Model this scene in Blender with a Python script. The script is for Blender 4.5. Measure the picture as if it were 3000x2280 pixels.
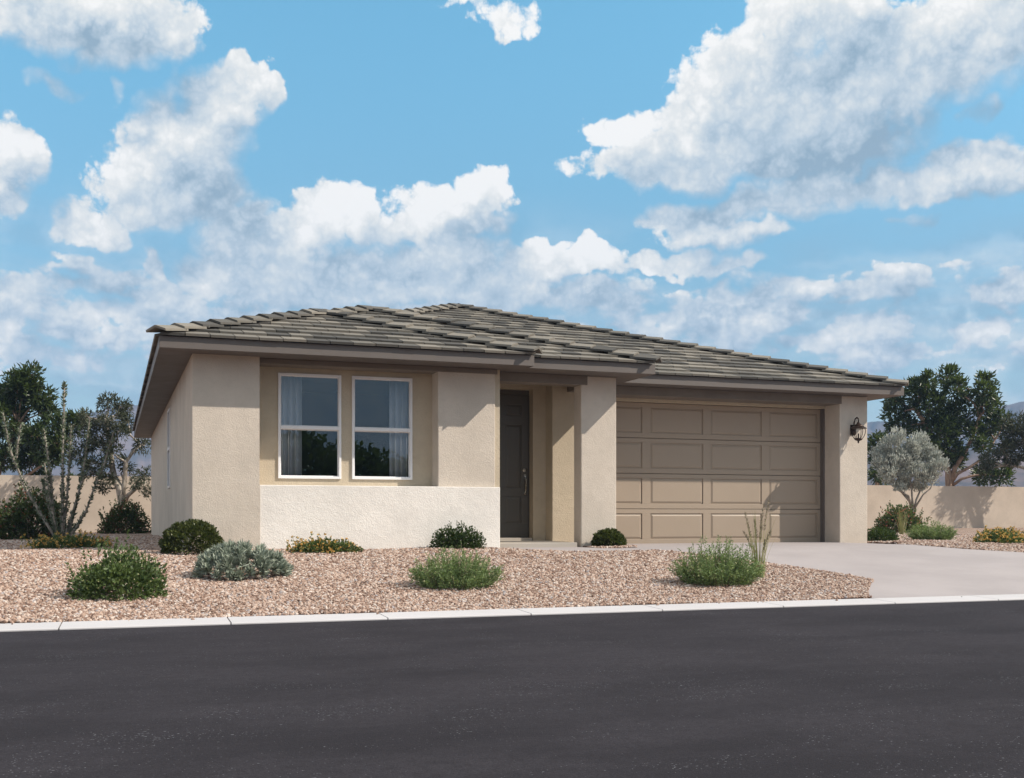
import bpy, bmesh, math, random
import numpy as np
from mathutils import Vector, Matrix

for o in list(bpy.data.objects):
    bpy.data.objects.remove(o, do_unlink=True)
SC = bpy.context.scene
COL = SC.collection
rng = np.random.default_rng(7)
random.seed(7)

# ------------------------------------------------------------------ camera
YAW = 0.3495
cam_data = bpy.data.cameras.new("camera")
cam_data.sensor_width = 36.0
cam_data.lens = 38.571
cam_data.shift_y = 0.12427
cam_data.clip_start = 0.05
cam_data.clip_end = 20000
camera = bpy.data.objects.new("camera", cam_data)
COL.objects.link(camera)
camera.location = (-1.0461, -15.802, 0.4947)
camera.rotation_euler = (math.radians(90), 0, -YAW)
SC.camera = camera

# ------------------------------------------------------------------ sun, exposure
SUN = Vector((1.65, -1.0, 1.6)).normalized()          # towards the sun
SUN_EL = math.asin(SUN.z)
SUN_AZ = math.atan2(SUN.x, SUN.y)                     # clockwise from +y
sun_data = bpy.data.lights.new("sun", 'SUN')
sun_data.energy = 3.95
sun_data.angle = math.radians(0.55)
sun_data.color = (1.0, 0.905, 0.785)
sun = bpy.data.objects.new("sun", sun_data)
COL.objects.link(sun)
sun.rotation_euler = SUN.to_track_quat('Z', 'Y').to_euler()
sun.location = (30, -20, 30)

SC.view_settings.view_transform = 'Standard'
SC.view_settings.look = 'None'
SC.view_settings.exposure = 0.58
SC.view_settings.gamma = 1.0
SC.view_settings.use_curve_mapping = False
SC.render.engine = 'CYCLES'
SC.cycles.use_denoising = True
SC.cycles.max_bounces = 6
SC.cycles.diffuse_bounces = 4
SC.cycles.glossy_bounces = 3
SC.cycles.transparent_max_bounces = 8
SC.cycles.volume_bounces = 0
SC.cycles.caustics_reflective = False
SC.cycles.caustics_refractive = False

# ------------------------------------------------------------------ sky
# cumulus clouds as (azimuth, elevation, half width, half height) in degrees
CLOUDS = [(-3.79,22.55,3.53,1.43,0), (-0.68,23.0,4.12,1.65,0), (1.25,22.67,2.42,1.38,0), (-2.77,19.8,1.77,0.51,0.8), (0.06,19.85,0.75,0.73,0.82),
    (6.37,21.59,0.96,0.9,0), (7.4,20.86,0.65,1.14,0), (5.01,19.63,1.93,1.67,0), (3.44,18.04,2.47,1.91,0), (2.34,16.25,2.56,1.82,0),
    (4.33,16.2,2.27,1.95,0), (1.68,14.49,1.54,0.97,0), (-1.11,14.04,1.59,1.02,0.3), (-0.68,13.33,1.6,0.54,0.4), (-4.69,16.55,1.45,1.42,0.1),
    (-4.99,15.09,1.0,1.13,0), (6.14,14.8,1.72,0.99,0), (5.69,13.9,2.06,1.0,0), (7.75,13.56,2.8,0.9,0), (10.08,15.01,1.65,1.0,0), (11.73,15.3,1.78,1.12,0),
    (12.68,14.44,1.67,0.79,0), (8.91,14.07,2.58,0.9,0), (18.2,16.56,1.21,1.07,0), (16.51,15.87,2.17,0.78,0), (16.03,14.74,2.65,0.91,0),
    (17.72,14.99,1.93,0.91,0), (4.11,11.58,1.35,0.9,0), (5.69,12.12,2.29,1.12,0), (8.44,11.79,4.0,1.37,0), (11.25,12.35,3.09,1.15,0),
    (14.11,12.2,3.85,1.39,0), (16.99,12.94,3.14,1.27,0), (18.92,12.03,3.63,1.16,0), (21.83,13.86,1.09,0.55,0), (23.76,13.16,1.56,0.8,0),
    (21.1,12.72,2.66,0.81,0), (23.03,11.32,4.55,0.82,0.45), (2.01,11.68,0.53,0.89,0), (-1.52,9.47,1.59,0.83,0), (1.03,9.63,1.53,0.8,0),
    (-4.49,9.7,1.21,1.12,0), (-4.19,8.65,1.42,0.65,0), (-2.77,7.86,3.58,0.57,0.5), (34.79,23.69,2.68,1.79,0), (37.03,23.65,1.75,1.37,0),
    (31.58,20.93,2.76,2.31,0), (33.66,20.16,3.81,2.74,0), (37.47,20.43,4.29,2.47,0), (40.71,21.65,5.3,2.18,0.2), (43.82,22.17,3.54,2.31,0.3),
    (35.92,17.89,4.16,1.59,0), (28.3,17.83,4.21,1.13,0), (31.35,18.0,3.89,1.51,0), (25.8,19.43,2.03,0.73,0.3), (28.3,19.55,3.05,0.77,0.3),
    (32.97,17.47,4.5,1.08,0), (43.0,16.66,2.61,0.86,0.1), (35.92,15.97,3.51,0.73,0), (39.65,15.76,4.58,0.89,0.25), (42.8,15.55,3.6,0.75,0.3),
    (29.48,14.92,3.03,0.8,0.4), (32.74,15.31,3.18,0.66,0.4), (30.42,13.76,2.78,0.58,0.35), (32.28,14.12,2.06,0.45,0.3), (28.3,12.6,3.28,0.5,0.3),
    (30.89,12.73,2.08,0.36,0.4), (32.51,10.96,1.94,0.78,0.25), (30.89,11.37,1.05,0.5,0.3), (29.71,9.56,1.4,0.51,0.4), (31.58,9.74,1.39,0.46,0.4),
    (37.91,9.24,1.41,0.85,0.5), (43.82,9.0,0.9,0.97,0.55), (39.43,11.7,1.28,0.48,0.6), (40.5,11.94,0.63,0.3,0.5), (17.23,24.88,1.81,0.5,0.8),
    (19.65,24.31,2.18,0.81,0.72), (19.65,23.6,0.73,0.41,0.8), (40.29,14.11,1.48,0.34,0.8), (34.11,8.5,1.36,0.46,0.5), (25.92,11.05,2.38,0.56,0.6),
    (43.21,18.75,0.81,0.48,0.8)]


# shaded undersides of the thickest clouds, the same way
SHADED = [(43.0,16.66,3.66,0.79,0), (37.47,17.08,4.15,0.56,0), (39.86,17.93,3.41,0.93,0), (-3.18,23.11,4.63,0.84,0), (5.01,15.6,1.71,1.16,0)]
SKY_TINT = (0.84, 1.03, 1.02, 1)          # towards the horizon
SKY_TINT_HIGH = (1.12, 2.04, 1.90, 1)
SKY_STRENGTH = 0.080
CLOUD_RAMP = [(0.0, (2.5, 3.6, 4.6)), (0.28, (4.4, 5.3, 6.1)), (0.52, (6.0, 6.5, 6.8)), (0.78, (7.4, 7.5, 7.4)), (1.0, (8.6, 8.5, 8.3))]


class Nodes:
    """small helper for writing node trees as expressions"""
    def __init__(self, tree):
        self.t = tree

    def n(self, typ, **kw):
        nd = self.t.nodes.new(typ)
        for k, v in kw.items():
            setattr(nd, k, v)
        return nd

    def link(self, src, dst):
        self.t.links.new(src, dst)

    def put(self, sock, v):
        if hasattr(v, 'is_output'):
            self.link(v, sock)
        elif v is not None:
            sock.default_value = v

    def m(self, op, a, b=None, c=None, clamp=False):
        nd = self.n('ShaderNodeMath', operation=op, use_clamp=clamp)
        self.put(nd.inputs[0], a)
        self.put(nd.inputs[1], b)
        self.put(nd.inputs[2], c)
        return nd.outputs[0]

    def v(self, op, a, b=None, c=None, out=0):
        nd = self.n('ShaderNodeVectorMath', operation=op)
        self.put(nd.inputs[0], a)
        self.put(nd.inputs[1], b)
        self.put(nd.inputs[2], c)
        return nd.outputs[out]

    def noise(self, vec, scale, detail=4.0, rough=0.5, out='Fac', dist=0.0):
        nd = self.n('ShaderNodeTexNoise')
        nd.inputs['Scale'].default_value = scale
        nd.inputs['Detail'].default_value = detail
        nd.inputs['Roughness'].default_value = rough
        nd.inputs['Distortion'].default_value = dist
        self.put(nd.inputs['Vector'], vec)
        return nd.outputs[out]

    def step(self, x, lo, hi, a=0.0, b=1.0, kind='SMOOTHSTEP'):
        nd = self.n('ShaderNodeMapRange', interpolation_type=kind)
        self.put(nd.inputs['Value'], x)
        nd.inputs['From Min'].default_value = lo
        nd.inputs['From Max'].default_value = hi
        nd.inputs['To Min'].default_value = a
        nd.inputs['To Max'].default_value = b
        return nd.outputs[0]

    def mix(self, fac, a, b, blend='MIX'):
        nd = self.n('ShaderNodeMix', data_type='RGBA', blend_type=blend)
        self.put(nd.inputs[0], fac)
        self.put(nd.inputs[6], a)
        self.put(nd.inputs[7], b)
        return nd.outputs[2]

    def ramp(self, fac, stops, interp='LINEAR'):
        nd = self.n('ShaderNodeValToRGB')
        cr = nd.color_ramp
        cr.interpolation = interp
        while len(cr.elements) < len(stops):
            cr.elements.new(0.5)
        for e, (p, c) in zip(cr.elements, stops):
            e.position = p
            e.color = (*c, 1.0)
        self.put(nd.inputs[0], fac)
        return nd.outputs[0]


world = bpy.data.worlds.new("World")
SC.world = world
world.use_nodes = True
world.cycles.sampling_method = 'MANUAL'
world.cycles.sample_map_resolution = 512
W = world.node_tree
W.nodes.clear()
N = Nodes(W)
sky = N.n('ShaderNodeTexSky', sky_type='NISHITA', sun_disc=False)
sky.sun_elevation = SUN_EL
sky.sun_rotation = SUN_AZ
sky.altitude = 300
sky.air_density = 1.0
sky.dust_density = 0.8
sky.ozone_density = 1.0
tc = N.n('ShaderNodeTexCoord')
dirv = N.v('NORMALIZE', tc.outputs['Generated'])
sp = N.n('ShaderNodeSeparateXYZ')
N.link(dirv, sp.inputs[0])
ca, sa = math.cos(math.radians(60)), math.sin(math.radians(60))
# azimuth from +y clockwise, the seam turned away to -120 degrees
xr = N.m('SUBTRACT', N.m('MULTIPLY', sp.outputs[0], ca), N.m('MULTIPLY', sp.outputs[1], sa))
yr = N.m('ADD', N.m('MULTIPLY', sp.outputs[0], sa), N.m('MULTIPLY', sp.outputs[1], ca))
az = N.m('MULTIPLY_ADD', N.m('ARCTAN2', xr, yr), 57.29578, 60.0)
el = N.m('MULTIPLY', N.m('ARCSINE', sp.outputs[2]), 57.29578)
cmb = N.n('ShaderNodeCombineXYZ')
N.link(az, cmb.inputs[0])
N.link(el, cmb.inputs[1])
P = cmb.outputs[0]
skyc = N.mix(1.0, sky.outputs[0], N.mix(N.step(el, 4.0, 28.0), SKY_TINT, SKY_TINT_HIGH), 'MULTIPLY')


def blob_chain(N, Q, blobs):
    cur = None
    for (a, e, rx, ry, thin) in blobs:
        rx *= 1.22
        ry *= 1.30
        d = N.v('MULTIPLY_ADD', Q, (1 / rx, 1 / ry, 0), (-a / rx, -e / ry, thin))
        q = N.v('DOT_PRODUCT', d, d, out=1)
        cur = q if cur is None else N.m('SMOOTH_MIN', cur, q, 0.4)
    return N.m('MAXIMUM', N.m('SUBTRACT', 1.0, cur), -3.0)


def cloud_branch(blobs, dark=()):
    """background shader: blue sky with cumulus, `blobs` named ones plus unseen noise clouds beyond the view, thickened and brightened for fill light"""
    grp = bpy.data.node_groups.new("cloud_band", 'ShaderNodeTree')
    grp.interface.new_socket("Place", in_out='INPUT', socket_type='NodeSocketVector')
    grp.interface.new_socket("Blue", in_out='INPUT', socket_type='NodeSocketColor')
    grp.interface.new_socket("Shader", in_out='OUTPUT', socket_type='NodeSocketShader')
    N = Nodes(grp)
    gin = N.n('NodeGroupInput')
    P, blue = gin.outputs[0], gin.outputs[1]
    sep = N.n('ShaderNodeSeparateXYZ')
    N.link(P, sep.inputs[0])
    az, el = sep.outputs[0], sep.outputs[1]
    gen = N.noise(N.v('MULTIPLY', P, (0.7, 1.4, 1)), 0.09, 3.0, 0.55)
    G = N.m('MULTIPLY_ADD', gen, 9.0, -3.45)  # cover beyond the view set high to raise the ambient fill
    puff = N.noise(P, 0.60, 8.0, 0.60)
    if blobs:
        far = N.m('MAXIMUM', N.m('SUBTRACT', N.m('ABSOLUTE', N.m('SUBTRACT', az, 20.0)), 26.0),
                  N.m('SUBTRACT', el, 26.0))
        out_m = N.step(far, 0.0, 7.0, 0.0, 1.0, "LINEAR")
        G = N.m('MULTIPLY_ADD', out_m, 6.0, N.m('SUBTRACT', G, 6.0))
        sm = N.noise(P, 0.42, 2.5, 0.55, 'Color')
        Q = N.v('ADD', P, N.v('MULTIPLY_ADD', sm, (3.6, 2.8, 0), (-1.8, -1.4, 0)))
        F = blob_chain(N, Q, blobs)
        F1 = blob_chain(N, N.v('ADD', Q, (-1.3, 2.0, 0)), blobs)
        G = N.m('MINIMUM', G, 1.0)
        # a low bank of small cumulus along the horizon
        win = N.m('MULTIPLY', N.step(el, 5.0, 8.0), N.step(el, 11.0, 14.5, 1.0, 0.0))
        win = N.m('MULTIPLY_ADD', win, 3.0, -2.45)
        LQ = N.v('MULTIPLY', P, (0.30, 0.55, 1))
        b0 = N.m('MULTIPLY_ADD', N.noise(LQ, 1.0, 3.0, 0.55), 5.5, -2.7)
        b1 = N.m('MULTIPLY_ADD', N.noise(N.v('ADD', LQ, (-0.12, 0.5, 0)), 1.0, 3.0, 0.55), 5.5, -2.7)
        F = N.m('MAXIMUM', N.m('MAXIMUM', F, G), N.m('ADD', b0, win))
        F1 = N.m('MAXIMUM', N.m('MAXIMUM', F1, G), N.m('ADD', b1, win))
    else:
        G = N.m('MINIMUM', G, 1.0)
        F, F1 = G, N.m('SUBTRACT', G, 0.9)  # unseen clouds lightened here to add ambient light
    bil = N.m('ABSOLUTE', N.m('SUBTRACT', N.noise(P, 0.95, 6.0, 0.58), 0.5))     # cauliflower bumps
    pa = N.noise(P, 0.40, 3.0, 0.45)
    pb = N.noise(N.v('ADD', P, (-0.45, 0.7, 0)), 0.40, 3.0, 0.45)
    body = N.m('SUBTRACT', F, F1)
    rough = N.step(body, -0.6, 0.5, 1.5, 3.0, 'LINEAR')
    D0 = N.m('ADD', N.m('MULTIPLY', F, 1.75), N.m('MULTIPLY', N.m('SUBTRACT', puff, 0.5), rough))
    D0 = N.m('ADD', D0, N.m('MULTIPLY', N.m('SUBTRACT', bil, 0.10), N.step(body, -0.7, 0.3, 1.0, 3.4, 'LINEAR')))
    # crisp where the sun strikes a cloud, melting away on its lee
    soft = N.step(body, -0.8, 0.6, 1.5, 0.55, 'LINEAR')
    alpha = N.m('SMOOTH_MIN', N.m('DIVIDE', N.m('ADD', D0, 0.15), soft), 1.0, 0.35)
    alpha = N.m('MAXIMUM', alpha, 0.0)
    veil = N.noise(N.v('MULTIPLY', P, (0.5, 1.6, 1)), 0.16, 5.0, 0.6)
    low = N.m('MULTIPLY', N.step(el, 1.0, 6.0), N.step(el, 9.0, 17.0, 1.0, 0.0))
    veil = N.m('MULTIPLY', N.m('MULTIPLY', N.step(veil, 0.36, 0.66), low), 0.72)
    alpha = N.m('MULTIPLY', N.m('MAXIMUM', alpha, veil, clamp=True), N.step(el, -1.0, 3.0))
    relief = N.m('MULTIPLY', N.m('SUBTRACT', pa, pb), 0.95)
    deep = N.m('MULTIPLY', N.step(F1, -0.6, 0.9), 0.32)
    crest = N.step(body, -0.5, 0.8, 0.9, 2.0, 'LINEAR')
    relief = N.m('ADD', relief, N.m('MULTIPLY', N.m('SUBTRACT', bil, 0.10), crest))
    lit = N.m('ADD', N.m('ADD', relief, N.m('MULTIPLY', body, 0.20)), 0.68)
    lit = N.m('SUBTRACT', lit, deep)
    if dark:
        sh = N.step(N.m('ADD', blob_chain(N, Q, dark), N.m('MULTIPLY', N.m('SUBTRACT', puff, 0.5), 1.6)), -1.2, 1.2)
        lit = N.m('SUBTRACT', lit, N.m('MULTIPLY', sh, 0.20))
    lit = N.m('MAXIMUM', lit, 0.0, clamp=True)
    bg = N.n('ShaderNodeBackground')
    bg.inputs['Strength'].default_value = SKY_STRENGTH
    N.link(N.mix(alpha, blue, N.ramp(lit, CLOUD_RAMP)), bg.inputs['Color'])
    N.link(bg.outputs[0], N.n('NodeGroupOutput').inputs[0])
    return grp


def use(grp):
    nd = N.n('ShaderNodeGroup')
    nd.node_tree = grp
    N.link(P, nd.inputs[0])
    N.link(skyc, nd.inputs[1])
    return nd.outputs[0]


def either(cond, a, b):
    mx = N.n('ShaderNodeMixShader')
    N.link(cond, mx.inputs[0])
    N.link(b, mx.inputs[1])
    N.link(a, mx.inputs[2])
    return mx.outputs[0]


EDGES = [-14, -1, 7, 14, 24, 32, 38, 54]
shader = None
for lo, hi in zip(EDGES[:-1], EDGES[1:]):
    part = [b for b in CLOUDS if b[0] + 1.9 * b[2] + 2.2 > lo and b[0] - 1.9 * b[2] - 2.2 < hi]
    shade = [b for b in SHADED if b[0] + 1.9 * b[2] + 2.2 > lo and b[0] - 1.9 * b[2] - 2.2 < hi]
    br = use(cloud_branch(part, shade))
    shader = br if shader is None else either(N.m('GREATER_THAN', az, float(lo)), br, shader)
inside = N.m('MULTIPLY', N.m('LESS_THAN', N.m('ABSOLUTE', N.m('SUBTRACT', az, 20.0)), 34.0), N.m("LESS_THAN", el, 33.5))
inside = N.m('MULTIPLY', inside, N.m('GREATER_THAN', el, 0.0))
shader = either(inside, shader, use(cloud_branch([])))
N.link(shader, N.n('ShaderNodeOutputWorld').inputs[0])

# ------------------------------------------------------------------ mesh and object helpers
class MB:
    def __init__(self):
        self.v, self.f = [], []

    def box(self, x0, x1, y0, y1, z0, z1):
        b = len(self.v)
        self.v += [(x0, y0, z0), (x1, y0, z0), (x1, y1, z0), (x0, y1, z0), (x0, y0, z1), (x1, y0, z1), (x1, y1, z1), (x0, y1, z1)]
        self.f += [tuple(b + i for i in q) for q in ((0, 3, 2, 1), (4, 5, 6, 7), (0, 1, 5, 4), (1, 2, 6, 5), (2, 3, 7, 6), (3, 0, 4, 7))]
        return self

    def poly(self, pts):
        b = len(self.v)
        self.v += [tuple(p) for p in pts]
        self.f.append(tuple(range(b, b + len(pts))))
        return self

    def prism(self, pts2, z0, z1):
        """vertical prism over a counter-clockwise outline; z1 may be a function of (x, y)"""
        b, n = len(self.v), len(pts2)
        top = z1 if callable(z1) else (lambda x, y: z1)
        bot = z0 if callable(z0) else (lambda x, y: z0)
        self.v += [(x, y, bot(x, y)) for x, y in pts2] + [(x, y, top(x, y)) for x, y in pts2]
        self.f.append(tuple(b + n + i for i in range(n)))
        self.f.append(tuple(b + n - 1 - i for i in range(n)))
        for i in range(n):
            j = (i + 1) % n
            self.f.append((b + i, b + j, b + n + j, b + n + i))
        return self

    def tube(self, pts, radii, n=6, cap=True):
        pts = [Vector(p) for p in pts]
        b = len(self.v)
        up = Vector((0.13, 0.27, 1))
        for i, p in enumerate(pts):
            t = (pts[min(i + 1, len(pts) - 1)] - pts[max(i - 1, 0)])
            if t.length < 1e-9:
                t = Vector((0, 0, 1))
            t.normalize()
            u = t.cross(up)
            if u.length < 1e-3:
                u = t.cross(Vector((1, 0, 0)))
            u.normalize()
            w = t.cross(u)
            r = radii[i] if hasattr(radii, '__len__') else radii
            for k in range(n):
                a = 2 * math.pi * k / n
                self.v.append(tuple(p + u * (r * math.cos(a)) + w * (r * math.sin(a))))
        for i in range(len(pts) - 1):
            for k in range(n):
                k2 = (k + 1) % n
                self.f.append((b + i * n + k, b + i * n + k2, b + (i + 1) * n + k2, b + (i + 1) * n + k))
        if cap:
            self.f.append(tuple(b + n - 1 - k for k in range(n)))
            e = b + (len(pts) - 1) * n
            self.f.append(tuple(e + k for k in range(n)))
        return self

    def lathe(self, prof, c, n=16):
        """profile of (radius, z) turned about a vertical axis through c"""
        b = len(self.v)
        for r, z in prof:
            for k in range(n):
                a = 2 * math.pi * k / n
                self.v.append((c[0] + r * math.cos(a), c[1] + r * math.sin(a), c[2] + z))
        for i in range(len(prof) - 1):
            for k in range(n):
                k2 = (k + 1) % n
                self.f.append((b + i * n + k, b + i * n + k2, b + (i + 1) * n + k2, b + (i + 1) * n + k))
        self.f.append(tuple(b + n - 1 - k for k in range(n)))
        e = b + (len(prof) - 1) * n
        self.f.append(tuple(e + k for k in range(n)))
        return self

    def mesh(self, name, bevel=0.0):
        me = bpy.data.meshes.new(name)
        me.from_pydata(self.v, [], self.f)
        if bevel:
            bm = bmesh.new()
            bm.from_mesh(me)
            es = [e for e in bm.edges if len(e.link_faces) == 2 and e.calc_face_angle(0) > 0.6]
            bmesh.ops.bevel(bm, geom=es, offset=bevel, segments=2, affect='EDGES', profile=0.5)
            bm.to_mesh(me)
            bm.free()
        me.update()
        return me


def link(o, parent=None):
    COL.objects.link(o)
    if parent is not None:
        o.parent = parent
    return o


def obj(name, mb, mat, parent=None, bevel=0.0, smooth=False):
    me = mb.mesh(name, bevel) if isinstance(mb, MB) else mb
    if mat is not None and not me.materials:
        me.materials.append(mat)
    if smooth:
        me.polygons.foreach_set('use_smooth', [True] * len(me.polygons))
    return link(bpy.data.objects.new(name, me), parent)


def tag(o, label=None, cat=None, group=None, kind=None):
    for k, val in (('label', label), ('category', cat), ('group', group), ('kind', kind)):
        if val:
            o[k] = val
    return o


def thing(name, label, cat, loc=(0, 0, 0), rz=0.0, group=None):
    o = bpy.data.objects.new(name, None)
    o.empty_display_size = 0.2
    o.location = loc
    o.rotation_euler = (0, 0, rz)
    COL.objects.link(o)
    return tag(o, label, cat, group)


def array_mesh(name, verts, faces, mat):
    """mesh from numpy arrays, faces (n, k)"""
    me = bpy.data.meshes.new(name)
    n, k = faces.shape
    me.vertices.add(len(verts))
    me.vertices.foreach_set('co', np.asarray(verts, np.float32).ravel())
    me.loops.add(n * k)
    me.loops.foreach_set('vertex_index', faces.astype(np.int32).ravel())
    me.polygons.add(n)
    me.polygons.foreach_set('loop_start', np.arange(0, n * k, k, dtype=np.int32))
    me.update(calc_edges=True)
    me.validate()
    if mat:
        me.materials.append(mat)
    return me


# ------------------------------------------------------------------ materials
def new_mat(name):
    m = bpy.data.materials.new(name)
    m.use_nodes = True
    m.node_tree.nodes.clear()
    n = Nodes(m.node_tree)
    bs = n.n('ShaderNodeBsdfPrincipled')
    out = n.n('ShaderNodeOutputMaterial')
    n.link(bs.outputs[0], out.inputs[0])
    return m, n, bs, out


def rgba(c):
    return (*c, 1.0)


def coords(n, kind='Object'):
    return n.n('ShaderNodeTexCoord').outputs[kind]


def bump(n, h, strength, dist, bs):
    b = n.n('ShaderNodeBump')
    b.inputs['Strength'].default_value = strength
    b.inputs['Distance'].default_value = dist
    n.put(b.inputs['Height'], h)
    n.link(b.outputs[0], bs.inputs['Normal'])


def scaled(c, k):
    return tuple(min(1.0, x * k) for x in c)


def plain(name, c, rough=0.6, metal=0.0, var=0.08, scale=6.0, bump_s=0.0, spec=0.4, bscale=90.0):
    m, n, bs, _ = new_mat(name)
    co = coords(n)
    f = n.noise(co, scale, 5.0, 0.6)
    n.link(n.mix(f, rgba(scaled(c, 1 - var)), rgba(scaled(c, 1 + var))), bs.inputs['Base Color'])
    n.link(n.step(f, 0.3, 0.7, rough - 0.06, rough + 0.06, 'LINEAR'), bs.inputs['Roughness'])
    bs.inputs['Metallic'].default_value = metal
    bs.inputs['Specular IOR Level'].default_value = spec
    if bump_s:
        bump(n, n.noise(co, bscale, 4.0, 0.6), bump_s, 0.004, bs)
    return m


def stucco(name, c, grain=1.0):
    m, n, bs, _ = new_mat(name)
    co = coords(n)
    big = n.noise(co, 1.3, 4.0, 0.6)
    mid = n.noise(co, 9.0, 4.0, 0.65)
    streak = n.noise(n.v('MULTIPLY', co, (5.0, 5.0, 0.5)), 1.0, 4.0, 0.6)
    fine = n.noise(co, 62.0, 4.0, 0.72)
    col = n.mix(n.step(big, 0.25, 0.75), rgba(scaled(c, 0.89)), rgba(scaled(c, 1.07)))
    col = n.mix(n.m('MULTIPLY', n.step(mid, 0.45, 0.75), 0.34), col, rgba(scaled(c, 0.84)))
    col = n.mix(n.m('MULTIPLY', n.step(streak, 0.52, 0.8), 0.10), col, rgba(scaled(c, 0.80)))
    col = n.mix(n.m('MULTIPLY', n.step(fine, 0.5, 0.72), 0.26), col, rgba(scaled(c, 0.74)))
    n.link(col, bs.inputs['Base Color'])
    bs.inputs['Roughness'].default_value = 0.92
    bs.inputs['Specular IOR Level'].default_value = 0.15
    vor = n.n('ShaderNodeTexVoronoi', feature='SMOOTH_F1')
    vor.inputs['Scale'].default_value = 56.0
    n.link(n.v('ADD', co, n.v('MULTIPLY', n.noise(co, 20.0, 2.0, 0.5, 'Color'), (0.03, 0.03, 0.03))), vor.inputs['Vector'])
    h = n.m('ADD', n.m('MULTIPLY', vor.outputs['Distance'], 0.45), n.m('ADD', n.m('MULTIPLY', fine, 1.3), n.m('MULTIPLY', mid, 1.0)))
    bump(n, n.m('MULTIPLY', h, n.step(big, 0.3, 0.7, 0.6, 1.15, 'LINEAR')), 0.55 * grain, 0.011, bs)
    return m


M_PIER = stucco('stucco_beige', (0.575, 0.510, 0.440))
M_BODY = stucco('stucco_tan', (0.525, 0.448, 0.342))
M_WHITE = stucco('stucco_white', (0.785, 0.745, 0.700), 1.0)
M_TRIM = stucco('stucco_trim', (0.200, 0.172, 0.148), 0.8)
M_FASCIA = plain('fascia_paint', (0.128, 0.110, 0.101), 0.55, var=0.05, scale=3.0, bump_s=0.08)
M_VINYL = plain('white_vinyl', (0.78, 0.77, 0.78), 0.35, var=0.02)
M_GARAGE = plain('garage_paint', (0.335, 0.268, 0.206), 0.5, var=0.07, scale=1.2, bump_s=0.06)
M_DOOR = plain('door_paint', (0.092, 0.083, 0.071), 0.38, var=0.08, scale=4.0, bump_s=0.06)
M_BRONZE = plain('dark_bronze', (0.045, 0.028, 0.022), 0.42, metal=0.6, var=0.3, scale=30.0)
M_NICKEL = plain('brushed_nickel', (0.42, 0.40, 0.37), 0.28, metal=1.0, var=0.05)
M_CURTAIN = plain('curtain_cloth', (0.86, 0.86, 0.88), 0.9, var=0.03)
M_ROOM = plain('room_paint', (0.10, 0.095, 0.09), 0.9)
M_WALL = stucco('boundary_stucco', (0.500, 0.425, 0.355), 0.6)


def tile_mat(name, island):
    m, n, bs, _ = new_mat(name)
    co = coords(n)
    if island:
        r = n.n('ShaderNodeNewGeometry').outputs['Random Per Island']
    else:
        r = n.n('ShaderNodeObjectInfo').outputs['Random']
    c = n.ramp(r, [(0.0, (0.076, 0.072, 0.066)), (0.22, (0.106, 0.099, 0.089)), (0.42, (0.148, 0.137, 0.119)),
                   (0.62, (0.186, 0.170, 0.147)), (0.80, (0.224, 0.204, 0.174))], 'CONSTANT')
    f = n.noise(co, 14.0, 5.0, 0.65)
    c = n.mix(n.m('MULTIPLY', n.step(f, 0.3, 0.8), 0.22), c, (0.09, 0.088, 0.082, 1))
    n.link(c, bs.inputs['Base Color'])
    bs.inputs['Roughness'].default_value = 0.85
    bs.inputs['Specular IOR Level'].default_value = 0.25
    bump(n, n.noise(co, 120.0, 3.0, 0.6), 0.3, 0.004, bs)
    return m


M_TILE = tile_mat('roof_tile', False)
M_TILE_ROWS = tile_mat('roof_tile_rows', True)
M_DECK = plain('roof_underlay', (0.045, 0.044, 0.042), 0.95)


def glass_mat():
    m, n, bs, out = new_mat('window_glass')
    n.t.nodes.remove(bs)
    fr = n.n('ShaderNodeFresnel')
    fr.inputs['IOR'].default_value = 1.92
    tr = n.n('ShaderNodeBsdfTransparent')
    tr.inputs[0].default_value = (0.90, 0.92, 0.94, 1)
    gl = n.n('ShaderNodeBsdfGlossy')
    gl.inputs['Roughness'].default_value = 0.0
    gl.inputs[0].default_value = (0.74, 0.90, 1.0, 1)
    mx = n.n('ShaderNodeMixShader')
    n.link(fr.outputs[0], mx.inputs[0])
    n.link(tr.outputs[0], mx.inputs[1])
    n.link(gl.outputs[0], mx.inputs[2])
    n.link(mx.outputs[0], out.inputs[0])
    return m


M_GLASS = glass_mat()


def asphalt_mat():
    m, n, bs, _ = new_mat('asphalt')
    co = coords(n)
    big = n.noise(n.v('MULTIPLY', co, (0.8, 1.6, 1.0)), 0.8, 6.0, 0.68)
    patch = n.noise(n.v('MULTIPLY', co, (1.0, 2.2, 1.0)), 1.3, 5.0, 0.65)
    fine = n.noise(co, 70.0, 3.0, 0.7)
    c = n.mix(n.step(big, 0.3, 0.7), (0.027, 0.0245, 0.0290, 1), (0.045, 0.0408, 0.0475, 1))
    c = n.mix(n.m('MULTIPLY', n.step(fine, 0.35, 0.7), 0.55), c, (0.016, 0.0155, 0.018, 1))
    c = n.mix(n.m('MULTIPLY', n.step(n.noise(co, 16.0, 5.0, 0.75), 0.42, 0.68), 0.5), c, (0.021, 0.019, 0.0225, 1))
    fleck = n.noise(co, 75.0, 2.0, 0.5)
    where = n.m('MULTIPLY', n.step(n.m('ADD', fleck, n.m('MULTIPLY', n.m('SUBTRACT', patch, 0.5), 0.42)), 0.69, 0.76), 0.5)
    c = n.mix(where, c, (0.24, 0.24, 0.265, 1))
    n.link(c, bs.inputs['Base Color'])
    bs.inputs['Roughness'].default_value = 0.9
    bs.inputs['Specular IOR Level'].default_value = 0.08
    bump(n, n.m('ADD', fine, n.m('MULTIPLY', n.noise(co, 160.0, 2.0, 0.6), 0.6)), 0.6, 0.006, bs)
    return m


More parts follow.
